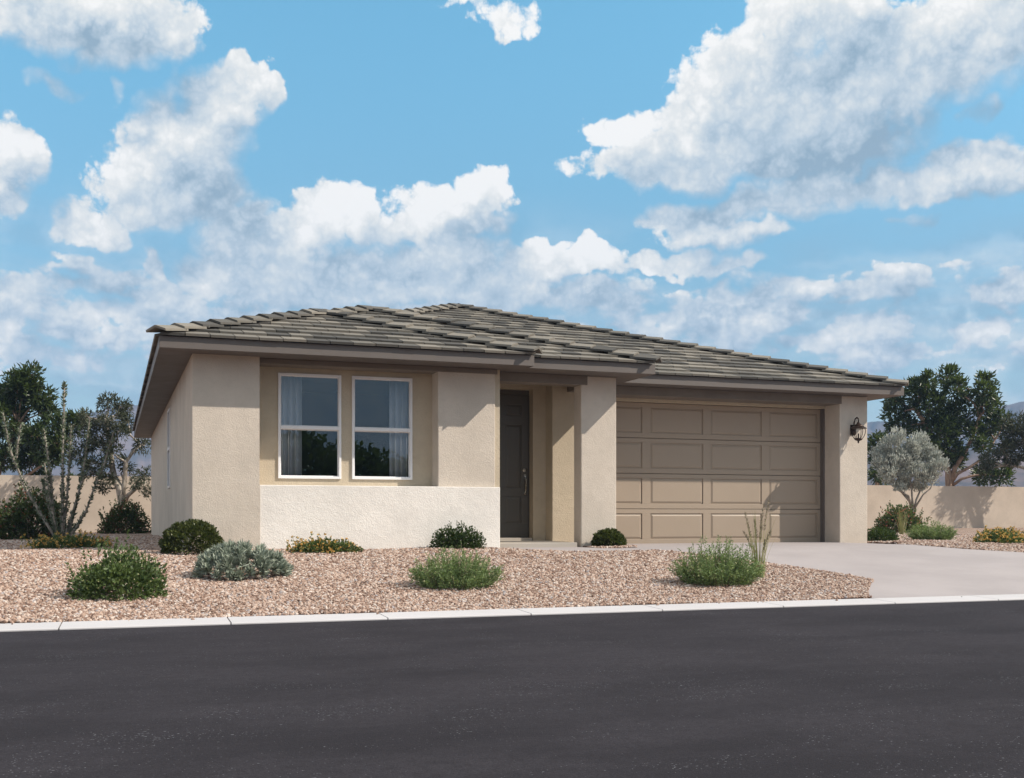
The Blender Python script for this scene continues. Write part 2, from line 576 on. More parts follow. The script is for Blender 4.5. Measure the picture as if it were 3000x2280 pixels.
def concrete_mat(name, c, var=0.07, grain=0.25, brushed=True):
    m, n, bs, _ = new_mat(name)
    co = coords(n)
    big = n.noise(co, 0.7, 5.0, 0.62)
    mid = n.noise(co, 6.0, 5.0, 0.7)
    fine = n.noise(co, 90.0, 2.0, 0.6)
    col = n.mix(n.step(big, 0.3, 0.7), rgba(scaled(c, 1 - var)), rgba(scaled(c, 1 + var)))
    col = n.mix(n.m('MULTIPLY', n.step(mid, 0.5, 0.8), 0.22), col, rgba(scaled(c, 0.82)))
    col = n.mix(n.m('MULTIPLY', n.step(fine, 0.5, 0.8), 0.22), col, rgba(scaled(c, 0.72)))
    n.link(col, bs.inputs['Base Color'])
    bs.inputs['Roughness'].default_value = 0.88
    bs.inputs['Specular IOR Level'].default_value = 0.25
    br = n.noise(n.v('MULTIPLY', co, (8.0, 140.0, 8.0)), 1.0, 2.0, 0.6) if brushed else fine
    bump(n, n.m('ADD', br, fine), grain, 0.004, bs)
    return m


M_ASPHALT = asphalt_mat()
M_DRIVE = concrete_mat('driveway_concrete', (0.345, 0.312, 0.312))
M_KERB = concrete_mat('kerb_concrete', (0.50, 0.485, 0.495), 0.04, 0.15, False)
M_STEP = concrete_mat('step_concrete', (0.40, 0.365, 0.325), 0.06, 0.2, False)

GRAVEL_STOPS = [(0.0, (0.120, 0.070, 0.052)), (0.18, (0.215, 0.133, 0.098)), (0.38, (0.335, 0.226, 0.174)),
                (0.60, (0.415, 0.300, 0.240)), (0.80, (0.490, 0.385, 0.322)), (0.93, (0.580, 0.510, 0.460)), (1.0, (0.27, 0.258, 0.280))]


def gravel_ground_mat():
    m, n, bs, _ = new_mat('gravel_ground')
    co = coords(n)
    vor = n.n('ShaderNodeTexVoronoi')
    vor.inputs['Scale'].default_value = 34.0
    n.link(co, vor.inputs['Vector'])
    sep = n.n('ShaderNodeSeparateColor')
    n.link(vor.outputs['Color'], sep.inputs[0])
    c = n.ramp(sep.outputs[0], GRAVEL_STOPS)
    c = n.mix(n.step(vor.outputs['Distance'], 0.45, 0.75), c, (0.16, 0.105, 0.08, 1))
    big = n.noise(co, 0.08, 4.0, 0.6)
    c = n.mix(n.m('MULTIPLY', n.step(big, 0.4, 0.7), 0.25), c, (0.36, 0.27, 0.20, 1))
    n.link(c, bs.inputs['Base Color'])
    bs.inputs['Roughness'].default_value = 0.92
    bs.inputs['Specular IOR Level'].default_value = 0.15
    bump(n, n.m('MULTIPLY', vor.outputs['Distance'], -1.0), 1.0, 0.02, bs)
    return m


def pebble_mat():
    m, n, bs, _ = new_mat('pebbles')
    r = n.n('ShaderNodeObjectInfo').outputs['Random']
    c = n.ramp(r, GRAVEL_STOPS)
    f = n.noise(coords(n), 1.6, 3.0, 0.6)
    c = n.mix(n.m('MULTIPLY', n.step(f, 0.4, 0.7), 0.25), c, (0.30, 0.20, 0.15, 1))
    n.link(c, bs.inputs['Base Color'])
    bs.inputs['Roughness'].default_value = 0.75
    bs.inputs['Specular IOR Level'].default_value = 0.3
    return m


M_GROUND = gravel_ground_mat()
M_PEBBLE = pebble_mat()


def leaf_mat(name, dark, light, rough=0.5, trans=0.22, spec=0.35, third=None, glow=0.5):
    m, n, bs, out = new_mat(name)
    r = n.n('ShaderNodeNewGeometry').outputs['Random Per Island']
    stops = [(0.0, dark), (0.8, light)]
    if third:
        stops = [(0.0, dark), (0.62, light), (0.86, light), (0.92, third)]
    c = n.ramp(r, stops)
    n.link(c, bs.inputs['Base Color'])
    bs.inputs['Roughness'].default_value = rough
    bs.inputs['Specular IOR Level'].default_value = spec
    tl = n.n('ShaderNodeBsdfTranslucent')
    n.link(n.mix(glow, c, (0.20, 0.28, 0.04, 1)), tl.inputs[0])
    mx = n.n('ShaderNodeMixShader')
    mx.inputs[0].default_value = trans
    n.link(bs.outputs[0], mx.inputs[1])
    n.link(tl.outputs[0], mx.inputs[2])
    n.link(mx.outputs[0], out.inputs[0])
    return m


def bark_mat(name, a, b, scale=7.0):
    m, n, bs, _ = new_mat(name)
    co = coords(n)
    f = n.noise(n.v('MULTIPLY', co, (1, 1, 0.35)), scale, 6.0, 0.7)
    n.link(n.mix(n.step(f, 0.35, 0.65), rgba(a), rgba(b)), bs.inputs['Base Color'])
    bs.inputs['Roughness'].default_value = 0.9
    bump(n, f, 0.6, 0.02, bs)
    return m


M_LF_DARK = leaf_mat('leaf_dark_green', (0.012, 0.028, 0.010), (0.045, 0.080, 0.024))
M_LF_TREE = leaf_mat('leaf_tree', (0.014, 0.028, 0.010), (0.062, 0.092, 0.030), 0.35, 0.25, 0.5)
M_LF_EUC = leaf_mat('leaf_grey_green', (0.026, 0.034, 0.022), (0.088, 0.096, 0.064), 0.6, 0.2, glow=0.25)
M_LF_SILVER = leaf_mat('leaf_silver', (0.280, 0.300, 0.265), (0.600, 0.620, 0.560), 0.7, 0.28, glow=0.0)
M_LF_ROSETTE = leaf_mat('leaf_rosette', (0.200, 0.245, 0.190), (0.470, 0.520, 0.430), 0.6, 0.15, glow=0.1)
M_LF_BOX = leaf_mat('leaf_boxwood', (0.020, 0.032, 0.010), (0.088, 0.100, 0.032), 0.4, 0.2)
M_LF_BRIGHT = leaf_mat('leaf_bright', (0.090, 0.145, 0.060), (0.270, 0.360, 0.150), 0.5, 0.36)
M_LF_MID = leaf_mat('leaf_mid', (0.030, 0.060, 0.022), (0.130, 0.180, 0.066), 0.5, 0.30)
M_LF_RED = leaf_mat('leaf_reddish', (0.014, 0.026, 0.010), (0.060, 0.085, 0.030), 0.5, 0.2, 0.35, (0.16, 0.045, 0.035))
M_LF_REDB = leaf_mat('leaf_reddish_bright', (0.030, 0.055, 0.020), (0.100, 0.135, 0.045), 0.5, 0.25, 0.35, (0.42, 0.13, 0.10))
M_LF_OCO = leaf_mat('leaf_ocotillo', (0.085, 0.112, 0.078), (0.205, 0.240, 0.165), 0.6, 0.2, glow=0.2)
M_LF_GRASS = leaf_mat('grass_blade', (0.200, 0.195, 0.085), (0.450, 0.420, 0.220), 0.6, 0.3)
M_FLOWER = leaf_mat('flower_orange', (0.66, 0.31, 0.06), (0.82, 0.56, 0.20), 0.6, 0.3)
M_BUD = leaf_mat('flower_pale', (0.62, 0.58, 0.25), (0.78, 0.76, 0.45), 0.6, 0.3)
M_SEED = leaf_mat('seed_head', (0.16, 0.13, 0.10), (0.30, 0.25, 0.18), 0.8, 0.1)
M_BARK_PALE = bark_mat('bark_pale', (0.20, 0.165, 0.135), (0.50, 0.44, 0.37))
M_BARK_TAN = bark_mat('bark_tan', (0.20, 0.125, 0.085), (0.38, 0.26, 0.19))
M_BARK_GREY = bark_mat('bark_grey', (0.15, 0.135, 0.115), (0.34, 0.30, 0.26))
M_STEM = bark_mat('shrub_stem', (0.09, 0.075, 0.05), (0.20, 0.16, 0.11), 20.0)
M_MOUNTAIN = None

# ------------------------------------------------------------------ the ground
def zg(y):
    t = min(1.0, max(0.0, (-0.4 - y) / 5.32))
    return -0.41 * t


FAR = 1850.0
g = MB()
rows = [(-FAR, -0.42), (-17.3, -0.42), (-17.25, -0.55), (-5.90, -0.55), (-5.88, -0.41), (-5.0, zg(-5.0)), (-4.0, zg(-4.0)), (-3.0, zg(-3.0)),
        (-2.0, zg(-2.0)), (-1.2, zg(-1.2)), (-0.4, 0.0), (30.0, 0.0), (FAR, 0.0)]
xs = [-FAR, -60, -25, -8, 0, 8, 16, 30, 60, FAR]
for y, z in rows:
    for x in xs:
        dy = -0.01824 * min(60, max(-25, x + 1.888)) if -18 < y < -5.5 else 0.0
        g.v.append((x, y + dy, z - 0.014))
nx = len(xs)
for j in range(len(rows) - 1):
    for i in range(nx - 1):
        a = j * nx + i
        g.f.append((a, a + 1, a + nx + 1, a + nx))
tag(obj('ground', g, M_GROUND), kind='structure')

# road, a hair below the kerb; it climbs very gently to the left as the kerb does
KL, KR = (-1.888, -6.16), (8.421, -6.348)
kdx, kdy = KR[0] - KL[0], KR[1] - KL[1]
klen = math.hypot(kdx, kdy)
kdir = Vector((kdx / klen, kdy / klen, 0))
knor = Vector((-kdir.y, kdir.x, 0))


def kerb_pt(t, off, z):
    p = Vector((KL[0], KL[1], 0)) + kdir * t + knor * off
    return (p.x, p.y, z)


r = MB()
r.poly([kerb_pt(-90, -11.0, -0.43), kerb_pt(110, -11.0, -0.43), kerb_pt(110, 0.02, -0.43), kerb_pt(-90, 0.02, -0.43)])
tag(obj('road', r, M_ASPHALT), kind='structure')

kerb = MB()
for off0, off1 in ((0.004, 0.44),):
    kerb.poly([kerb_pt(-60, off0 + 0.004, -0.436), kerb_pt(80, off0 + 0.004, -0.436), kerb_pt(80, off1, -0.436), kerb_pt(-60, off1, -0.436)])
kerb_o = tag(obj('kerb', kerb, M_ASPHALT), kind='structure')
# joints measured along the street, 1.36 m apart
t0 = (-1.454 - KL[0]) / kdir.x
for k in range(-6, 16):
    a, b = t0 + 1.3615 * k + 0.006, t0 + 1.3615 * (k + 1) - 0.006
    s = MB()
    prof = [(0.0, -0.50), (0.0, -0.421), (0.012, -0.413), (0.44, -0.402), (0.44, -0.50)]
    n = len(prof)
    s.v = [kerb_pt(a, o, z) for o, z in prof] + [kerb_pt(b, o, z) for o, z in prof]
    s.f = [tuple(range(n)), tuple(range(2 * n - 1, n - 1, -1))] + [(i, i + n, (i + 1) % n + n, (i + 1) % n) for i in range(n)]
    me = s.mesh('kerb_slab')
    bm = bmesh.new(); bm.from_mesh(me); bmesh.ops.recalc_face_normals(bm, faces=bm.faces[:]); bm.to_mesh(me); bm.free()
    obj('kerb_slab', me, M_KERB, kerb_o)

# driveway and entry walk, one pour; plan outline counter-clockwise
DRIVE = [(4.36, 0.352), (4.36, -0.32), (4.70, -0.55), (5.05, -0.74), (5.46, -0.88), (6.10, -0.86), (6.73, -0.85), (6.93, -0.96), (7.07, -1.18), (7.33, -1.70),
         (7.50, -2.30), (7.64, -2.95), (7.76, -3.60), (7.86, -4.10), (7.93, -4.42), (7.36, -5.05), (6.78, -5.78), (6.9, -5.83), (16.0, -5.98), (15.4, -4.6),
         (14.2, -2.9), (13.05, -1.75), (12.4, -1.15), (11.98, -0.50), (11.86, 0.20), (11.80, 1.33), (11.76, 1.33), (11.76, 1.99), (6.60, 1.99), (6.60, 1.34), (6.72, 1.34),
         (6.72, 0.30), (6.80, -0.05), (6.70, -0.30), (6.35, -0.44), (6.0, -0.40), (5.97, 0.352)]


def inside(poly, x, y):
    x, y = np.asarray(x), np.asarray(y)
    res = np.zeros(x.shape, bool)
    n = len(poly)
    for i in range(n):
        x0, y0 = poly[i]
        x1, y1 = poly[(i + 1) % n]
        hit = ((y0 > y) != (y1 > y)) & (x < (x1 - x0) * (y - y0) / ((y1 - y0) if y1 != y0 else 1e-9) + x0)
        res ^= hit
    return res


def sheet(name, poly, mat, lift, kind=None, parent=None, cuts=()):
    """a slab that follows the slope of the yard: outline cut into strips along y"""
    bm = bmesh.new()
    bm.faces.new([bm.verts.new((x, y, 0)) for x, y in poly])
    for y in (-5.4, -5.0, -4.0, -3.0, -2.0, -1.2, -0.4):
        bmesh.ops.bisect_plane(bm, geom=bm.verts[:] + bm.edges[:] + bm.faces[:], plane_co=(0, y, 0), plane_no=(0, 1, 0))
    bmesh.ops.triangulate(bm, faces=bm.faces[:])
    for v in bm.verts:
        v.co.z = zg(v.co.y) + lift
    bm.normal_update()
    for f in bm.faces:
        if f.normal.z < 0:
            f.normal_flip()
    me = bpy.data.meshes.new(name)
    bm.to_mesh(me)
    bm.free()
    o = obj(name, me, mat, parent)
    return tag(o, kind=kind)


tag(sheet('driveway', DRIVE, M_DRIVE, 0.004), kind='structure')

# ------------------------------------------------------------------ gravel: loose pebbles on the beds
def grid_points(x0, x1, y0, y1, sp):
    nx, ny = int((x1 - x0) / sp), int((y1 - y0) / sp)
    gx, gy = np.meshgrid(np.arange(nx), np.arange(ny))
    x = x0 + (gx + (gy % 2) * 0.5 + rng.uniform(-0.38, 0.38, gx.shape)) * sp
    y = y0 + (gy + rng.uniform(-0.38, 0.38, gy.shape)) * sp
    return np.stack([x.ravel(), y.ravel(), np.full(x.size, sp)], 1)


KY0 = -6.16 + 0.44
bands = [(-3.2, 8.2, -5.80, -4.6, 0.024), (-3.0, 8.2, -4.6, -3.2, 0.026), (-3.0, 8.2, -3.2, -1.6, 0.028), (-3.2, 8.2, -1.6, 0.30, 0.030),
         (-3.8, 0.3, 0.30, 4.5, 0.032), (-4.6, 0.3, 4.5, 12.0, 0.042), (11.7, 16.5, -3.4, 2.5, 0.032), (12.2, 19.5, 2.5, 9.0, 0.045)]
pts = np.concatenate([grid_points(*b) for b in bands])
px, py, psz = pts[:, 0], pts[:, 1], pts[:, 2]
kt = (px - KL[0]) * kdir.x + (py - KL[1]) * kdir.y
ko = (px - KL[0]) * knor.x + (py - KL[1]) * knor.y
keep = ~inside(DRIVE, px, py) & (ko > 0.432 + rng.normal(0, 0.006, px.size))
keep &= ~((px > -0.01) & (px < 12.36) & (py > 0.02) & ~((px > 5.96) & (px < 6.85) & (py < 0.36)) & ~(px < 0))
keep &= ~((px > 4.3) & (px < 6.0) & (py > -0.3) & (py < 2))
# keep to what can be seen from the street
ang = np.arctan2(px + 1.0461, py + 15.802)
keep &= (ang > -0.16) & (ang < 0.86)
pts = pts[keep]
px, py, psz = pts[:, 0], pts[:, 1], pts[:, 2]
zz = -0.41 * np.clip((-0.4 - py) / 5.32, 0, 1)
mound = 0.012 * np.sin(px * 2.1 + 0.6 * py) * np.cos(py * 1.7) + 0.006
pz = zz + np.clip(mound, -0.004, 0.02) + rng.uniform(-0.003, 0.008, px.size)
# a few strays kicked onto the kerb
st = rng.uniform(0, 10, 14)
so = rng.uniform(0.30, 0.43, 14)
sx = KL[0] + kdir.x * st + knor.x * so
sy = KL[1] + kdir.y * st + knor.y * so
px, py, pz, psz = (np.concatenate(a) for a in ((px, sx), (py, sy), (pz, np.full(14, -0.402)), (psz, np.full(14, 0.02))))
gm = bpy.data.meshes.new('gravel')
gm.vertices.add(len(px))
gm.vertices.foreach_set('co', np.stack([px, py, pz], 1).astype(np.float32).ravel())
at = gm.attributes.new('size', 'FLOAT', 'POINT')
at.data.foreach_set('value', (psz * 0.66).astype(np.float32))
gm.update()
print('pebbles', len(px))


def gravel_nodes():
    t = bpy.data.node_groups.new('scatter_pebbles', 'GeometryNodeTree')
    t.interface.new_socket('Geometry', in_out='INPUT', socket_type='NodeSocketGeometry')
    t.interface.new_socket('Geometry', in_out='OUTPUT', socket_type='NodeSocketGeometry')
    nn = t.nodes
    gi, go = nn.new('NodeGroupInput'), nn.new('NodeGroupOutput')
    join = nn.new('GeometryNodeJoinGeometry')
    for i, sc in enumerate(((1.0, 0.8, 0.62), (1.15, 0.78, 0.7), (0.9, 0.95, 0.75), (1.25, 0.7, 0.55))):
        ico = nn.new('GeometryNodeMeshIcoSphere')
        ico.inputs['Subdivisions'].default_value = 2 if i < 2 else 1
        ico.inputs['Radius'].default_value = 1.0
        ns = nn.new('ShaderNodeTexNoise')
        ns.noise_dimensions = '4D'
        ns.inputs['W'].default_value = i * 3.7
        ns.inputs['Scale'].default_value = 0.9
        sub = nn.new('ShaderNodeVectorMath'); sub.operation = 'MULTIPLY_ADD'
        sub.inputs[1].default_value = (1.1, 1.1, 1.1)
        sub.inputs[2].default_value = (-0.55, -0.55, -0.55)
        t.links.new(ns.outputs['Color'], sub.inputs[0])
        sp_ = nn.new('GeometryNodeSetPosition')
        t.links.new(ico.outputs['Mesh'], sp_.inputs['Geometry'])
        t.links.new(sub.outputs[0], sp_.inputs['Offset'])
        tr = nn.new('GeometryNodeTransform')
        tr.inputs['Scale'].default_value = sc
        t.links.new(sp_.outputs[0], tr.inputs[0])
        sm = nn.new('GeometryNodeSetMaterial')
        sm.inputs['Material'].default_value = M_PEBBLE
        t.links.new(tr.outputs[0], sm.inputs[0])
        g2i = nn.new('GeometryNodeGeometryToInstance')
        t.links.new(sm.outputs[0], g2i.inputs[0])
        t.links.new(g2i.outputs[0], join.inputs[0])
    iop = nn.new('GeometryNodeInstanceOnPoints')
    iop.inputs['Pick Instance'].default_value = True
    t.links.new(gi.outputs[0], iop.inputs['Points'])
    t.links.new(join.outputs[0], iop.inputs['Instance'])
    ri = nn.new('FunctionNodeRandomValue'); ri.data_type = 'INT'
    ri.inputs['Min'].default_value = 0 if ri.inputs['Min'].type == 'INT' else (0, 0, 0)
    for s_ in ri.inputs:
        if s_.type == 'INT' and s_.name == 'Min': s_.default_value = 0
        if s_.type == 'INT' and s_.name == 'Max': s_.default_value = 3
    t.links.new([o for o in ri.outputs if o.type == 'INT'][0], iop.inputs['Instance Index'])
    rr = nn.new('FunctionNodeRandomValue'); rr.data_type = 'FLOAT_VECTOR'
    for s_ in rr.inputs:
        if s_.type == 'VECTOR' and s_.name == 'Max': s_.default_value = (0.9, 0.9, 6.283)
        if s_.type == 'VECTOR' and s_.name == 'Min': s_.default_value = (-0.9, -0.9, 0)
    t.links.new([o for o in rr.outputs if o.type == 'VECTOR'][0], iop.inputs['Rotation'])
    rs = nn.new('FunctionNodeRandomValue'); rs.data_type = 'FLOAT'
    for s_ in rs.inputs:
        if s_.type == 'VALUE' and s_.name == 'Min': s_.default_value = 0.55
        if s_.type == 'VALUE' and s_.name == 'Max': s_.default_value = 1.45
        if s_.type == 'INT' and s_.name == 'Seed': s_.default_value = 5
    na = nn.new('GeometryNodeInputNamedAttribute'); na.data_type = 'FLOAT'
    na.inputs['Name'].default_value = 'size'
    mul = nn.new('ShaderNodeMath'); mul.operation = 'MULTIPLY'
    t.links.new([o for o in rs.outputs if o.type == 'VALUE'][0], mul.inputs[0])
    t.links.new([o for o in na.outputs if o.type == 'VALUE'][0], mul.inputs[1])
    t.links.new(mul.outputs[0], iop.inputs['Scale'])
    t.links.new(iop.outputs[0], go.inputs[0])
    return t


gravel = link(bpy.data.objects.new('gravel', gm))
gravel.modifiers.new('scatter', 'NODES').node_group = gravel_nodes()
tag(gravel, 'pinkish tan pebble gravel spread over the front yard beds', 'gravel', kind='stuff')

# ------------------------------------------------------------------ the house
house = thing('house', 'single storey beige stucco house with grey hip tile roof and two car garage', 'house')
ZS = 2.75                                    # soffit
G = 1.358                                    # garage front
GD = 1.926                                   # garage door


def part(name, mat, *boxes, bevel=0.0, parent=None, label=None):
    mb = MB()
    for b in boxes:
        mb.box(*b)
    o = obj(name, mb, mat, parent or house, bevel)
    if label:
        o['label'] = label
    return o


part('wall', M_PIER, (0, 0.14, 0.44, 6.155, -0.12, ZS), (0, 0.14, 6.93, 17.0, -0.12, ZS), (0, 0.14, 6.155, 6.93, -0.12, 1.04), (0, 0.14, 6.155, 6.93, 2.57, ZS),
     label='shaded left side wall')
part('wall_pier', M_PIER, (0, 0.913, 0, 0.4399, -0.12, ZS))
part('wall_pier', M_PIER, (3.566, 4.478, 0.106, 0.56, 0.936, ZS), bevel=0.012)
# recessed window wall, pieced round the two openings
W1, W2 = (1.231, 2.160), (2.322, 3.251)
WZ0, WZ1 = 1.048, 2.594
RY = 0.44
part('window_wall', M_BODY, (0.75, W1[0], RY, RY + 0.13, 0.90, ZS), (W1[1], W2[0], RY, RY + 0.13, 0.90, ZS), (W2[1], 3.70, RY, RY + 0.13, 0.90, ZS),
     (W1[0], W1[1], RY, RY + 0.13, 0.90, WZ0), (W2[0], W2[1], RY, RY + 0.13, 0.90, WZ0), (W1[0], W1[1], RY, RY + 0.13, WZ1, ZS), (W2[0], W2[1], RY, RY + 0.13, WZ1, ZS))
part('low_wall', M_WHITE, (0.9145, 4.528, 0.022, 0.52, -0.12, 0.940), bevel=0.010, label='white stucco low wall under the windows')
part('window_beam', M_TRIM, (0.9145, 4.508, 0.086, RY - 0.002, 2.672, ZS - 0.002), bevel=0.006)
part('wall', M_BODY, (4.40, 4.561, 0.13, 1.80, 0.0, ZS), label='tan wall end beside the porch')
# porch
part('door_wall', M_BODY, (4.561, 4.775, 1.663, 1.93, -0.05, ZS), (5.703, 6.05, 1.663, 1.93, -0.05, ZS), (4.775, 5.703, 1.663, 1.93, 2.66, ZS))
part('wall', M_BODY, (5.932, 6.74, G, 1.663, -0.05, ZS), bevel=0.01, label='sunlit tan wall at the back of the porch')
part('porch_column', M_PIER, (6.023, 6.647, 0.355, 0.655, -0.05, ZS), bevel=0.014)
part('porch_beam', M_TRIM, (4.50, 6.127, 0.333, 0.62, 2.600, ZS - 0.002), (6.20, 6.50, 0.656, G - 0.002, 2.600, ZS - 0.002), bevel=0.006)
part('porch_step', M_STEP, (4.545, 5.955, 0.352, 1.662, -0.05, 0.075), (4.80, 5.68, 1.64, 1.90, 0.0, 0.128), bevel=0.008)
# garage
part('garage_wall', M_BODY, (6.05, 6.74, 1.663, 2.05, -0.05, ZS), (6.74, 11.726, 1.80, 2.05, 2.545, ZS))
part('wall_pier', M_PIER, (11.726, 12.35, G, 2.05, -0.05, ZS), bevel=0.014)
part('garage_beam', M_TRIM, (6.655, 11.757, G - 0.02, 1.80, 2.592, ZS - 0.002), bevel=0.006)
part('garage_jamb', M_FASCIA, (11.700, 11.728, 1.816, 1.99, -0.02, 2.545))
part('wall', M_PIER, (12.20, 12.35, 2.05, 17.0, -0.05, ZS), (0.14, 12.20, 16.86, 17.0, -0.05, ZS), label='back and right hand walls')
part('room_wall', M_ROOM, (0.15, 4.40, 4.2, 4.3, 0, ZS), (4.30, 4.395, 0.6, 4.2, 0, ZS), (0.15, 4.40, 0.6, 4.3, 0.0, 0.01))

# roof: three hips that share the left eave
XL, X1, X2, X3 = -0.456, 4.903, 7.05, 12.827
Y1, Y2, Y3, YB = -0.456, -0.229, 0.912, 17.51
ZE, PITCH = 2.90, 1 / 3.0


def up(x, y, k):
    return (x, y, ZE + PITCH * k)


k1, k2, k3 = (X1 - XL) / 2, (X2 - XL) / 2, (X3 - XL) / 2
A1, A2, A3 = up(XL + k1, Y1 + k1, k1), up(XL + k2, Y2 + k2, k2), up(XL + k3, Y3 + k3, k3)
R1, R2 = up(XL + k1, Y2 + k1, k1), up(XL + k2, Y3 + k2, k2)
A3B = up(XL + k3, YB - k3, k3)
c = lambda x, y: (x, y, ZE)
d = MB()
d.poly([c(XL, Y1), c(X1, Y1), A1])
d.poly([c(X1, Y1), c(X1, Y2), R1, A1])
d.poly([c(X1, Y2), c(X2, Y2), A2, R1])
d.poly([c(X2, Y2), c(X2, Y3), R2, A2])
d.poly([c(X2, Y3), c(X3, Y3), A3, R2])
d.poly([c(X3, Y3), c(X3, YB), A3B, A3])
d.poly([c(X3, YB), c(XL, YB), A3B])
d.poly([c(XL, YB), c(XL, Y1), A1, R1, A2, R2, A3, A3B])
roof = obj('roof', d, M_DECK, house)
sf = MB()
e = 0.036
sf.prism([(XL + e, Y1 + e), (X1 - e, Y1 + e), (X1 - e, Y2 + e), (X2 - e, Y2 + e), (X2 - e, Y3 + e), (X3 - e, Y3 + e), (X3 - e, YB - e), (XL + e, YB - e)], ZS, ZS + 0.02)
obj('soffit', sf, M_FASCIA, roof)
F0, F1 = ZS - 0.004, ZE + 0.006
fb = [(XL, X1, Y1, Y1 + e, F0, F1), (X1 - e, X1, Y1 + e, Y2 + e, F0, F1), (X1, X2, Y2, Y2 + e, F0, F1), (X2 - e, X2, Y2 + e, Y3 + e, F0, F1),
      (X2, X3, Y3, Y3 + e, F0, F1), (X3 - e, X3, Y3 + e, YB, F0, F1), (XL, XL + e, Y1 + e, YB, F0, F1), (XL + e, X3 - e, YB - e, YB, F0, F1)]
for b in fb:
    obj('fascia_board', MB().box(*b), M_FASCIA, roof, bevel=0.004)

# roof tiles
SL = math.atan(PITCH)
CS, SN = math.cos(SL), math.sin(SL)
TW, TE, TL = 0.325, 0.350, 0.42


def tile_mb(xa, xb, xc, xd, w=None, L=TL):
    """flat concrete tile, lower edge xa..xb, upper edge xd..xc, lying on the slope in (x, s, n)"""
    mb = MB()
    lo0, lo1, hi0, hi1 = 0.024, 0.060, -0.006, 0.024
    mb.v = [(xa, 0, lo0), (xb, 0, lo0), (xc, L, hi0), (xd, L, hi0), (xa, 0, lo1), (xb, 0, lo1), (xc, L, hi1), (xd, L, hi1)]
    mb.f = [(0, 3, 2, 1), (4, 5, 6, 7), (0, 1, 5, 4), (1, 2, 6, 5), (2, 3, 7, 6), (3, 0, 4, 7)]
    return mb


full_tile = tile_mb(0.006, TW - 0.006, TW - 0.006, 0.006).mesh('tile')
full_tile.materials.append(M_TILE)
CAM = camera.location
tiles = []                                   # (apparent size, position, mesh builder or None, length)
planes = [
    (Y1, lambda k: XL + k, lambda k: X1 - k, k1),
    (Y2, lambda k: (X1 - k) if k < k1 else (XL + k), lambda k: X2 - k, k2),
    (Y3, lambda k: (X2 - k) if k < k2 else (XL + k), lambda k: X3 - k, k3)]
for (ye, fmin, fmax, kmax) in planes:
    nrow = int(kmax / CS / TE) + 1
    for j in range(nrow):
        s0 = j * TE - 0.045
        s1 = min(s0 + TL, kmax / CS - 0.02)
        if s1 - s0 < 0.1:
            continue
        ka, kb = max(0, s0 * CS), s1 * CS
        lo_a, hi_a, lo_b, hi_b = fmin(ka), fmax(ka), fmin(kb), fmax(kb)
        sh = (0.5 if j % 2 else 0.0) * TW + rng.uniform(-0.01, 0.01)
        i0 = int(math.floor((min(lo_a, lo_b) - XL - sh) / TW)) - 1
        for i in range(i0, i0 + 60):
            x0 = XL + sh + i * TW
            x1 = x0 + TW
            cl = lambda x, lo, hi: min(max(x, lo), hi)
            xa, xb, xc_, xd = cl(x0 + 0.006, lo_a, hi_a), cl(x1 - 0.006, lo_a, hi_a), cl(x1 - 0.006, lo_b, hi_b), cl(x0 + 0.006, lo_b, hi_b)
            if (xb - xa) + (xc_ - xd) < 0.05:
                continue
            y = ye + s0 * CS
            z = ZE + s0 * SN
            dist = math.dist((x0, y, z), CAM)
            size = ((xb - xa) + (xc_ - xd)) / dist ** 2
            whole = abs(xb - xa - TW + 0.012) < 1e-4 and abs(xc_ - xd - TW + 0.012) < 1e-4 and abs(s1 - s0 - TL) < 1e-4
            tiles.append((size, (x0, y, z), None if whole else tile_mb(xa - x0, xb - x0, xc_ - x0, xd - x0, L=s1 - s0)))
tiles.sort(key=lambda t: -t[0])
print('tiles', len(tiles))
rest = MB()
rot = Matrix.Rotation(SL, 4, 'X')
for n_, (sz, loc, mb) in enumerate(tiles):
    dz = float(rng.uniform(-0.003, 0.004))
    if n_ < 300:
        if mb is None:
            me = full_tile
        else:
            me = mb.mesh('tile')
            me.materials.append(M_TILE)
        o = link(bpy.data.objects.new('tile', me), roof)
        o.location = (loc[0], loc[1], loc[2] + dz)
        o.rotation_euler = (SL, 0, float(rng.normal(0, 0.004)))
    else:
        mb = mb or tile_mb(0.006, TW - 0.006, TW - 0.006, 0.006)
        b0 = len(rest.v)
        mt = Matrix.Translation((loc[0], loc[1], loc[2] + dz)) @ rot
        rest.v += [tuple(mt @ Vector(p)) for p in mb.v]
        rest.f += [tuple(b0 + q for q in f) for f in mb.f]
# the slopes that face away from the street carry the same tiles in long courses
for side in (0, 1):
    for j in range(int(k3 / CS / TE)):
        k = j * TE * CS
        y0, y1 = (Y1 if side == 0 else Y3) + k + 0.1, YB - k - 0.1
        if y1 - y0 < 0.4:
            continue
        for q in range(int((y1 - y0) / TW)):
            ya = y0 + q * TW
            if side == 0 and ((ya < Y2 + k and k > k1) or (ya < Y3 + k and k > k2)):
                continue
            xx = (XL - 0.04 + k) if side == 0 else (X3 + 0.04 - k)
            sgn = 1 if side == 0 else -1
            z = ZE + PITCH * (k - 0.04)
            b0 = len(rest.v)
            for (dn, ds, dy) in ((0.022, 0, 0.003), (0.022, 0, TW - 0.003), (-0.004, TL, TW - 0.003), (-0.004, TL, 0.003),
                                 (0.052, 0, 0.003), (0.052, 0, TW - 0.003), (0.026, TL, TW - 0.003), (0.026, TL, 0.003)):
                rest.v.append((xx + sgn * (ds * CS - dn * SN), ya + dy, z + ds * SN + dn * CS))
            rest.f += [tuple(b0 + i for i in f) for f in ((0, 1, 2, 3), (7, 6, 5, 4), (0, 4, 5, 1), (1, 5, 6, 2), (2, 6, 7, 3), (3, 7, 4, 0))]
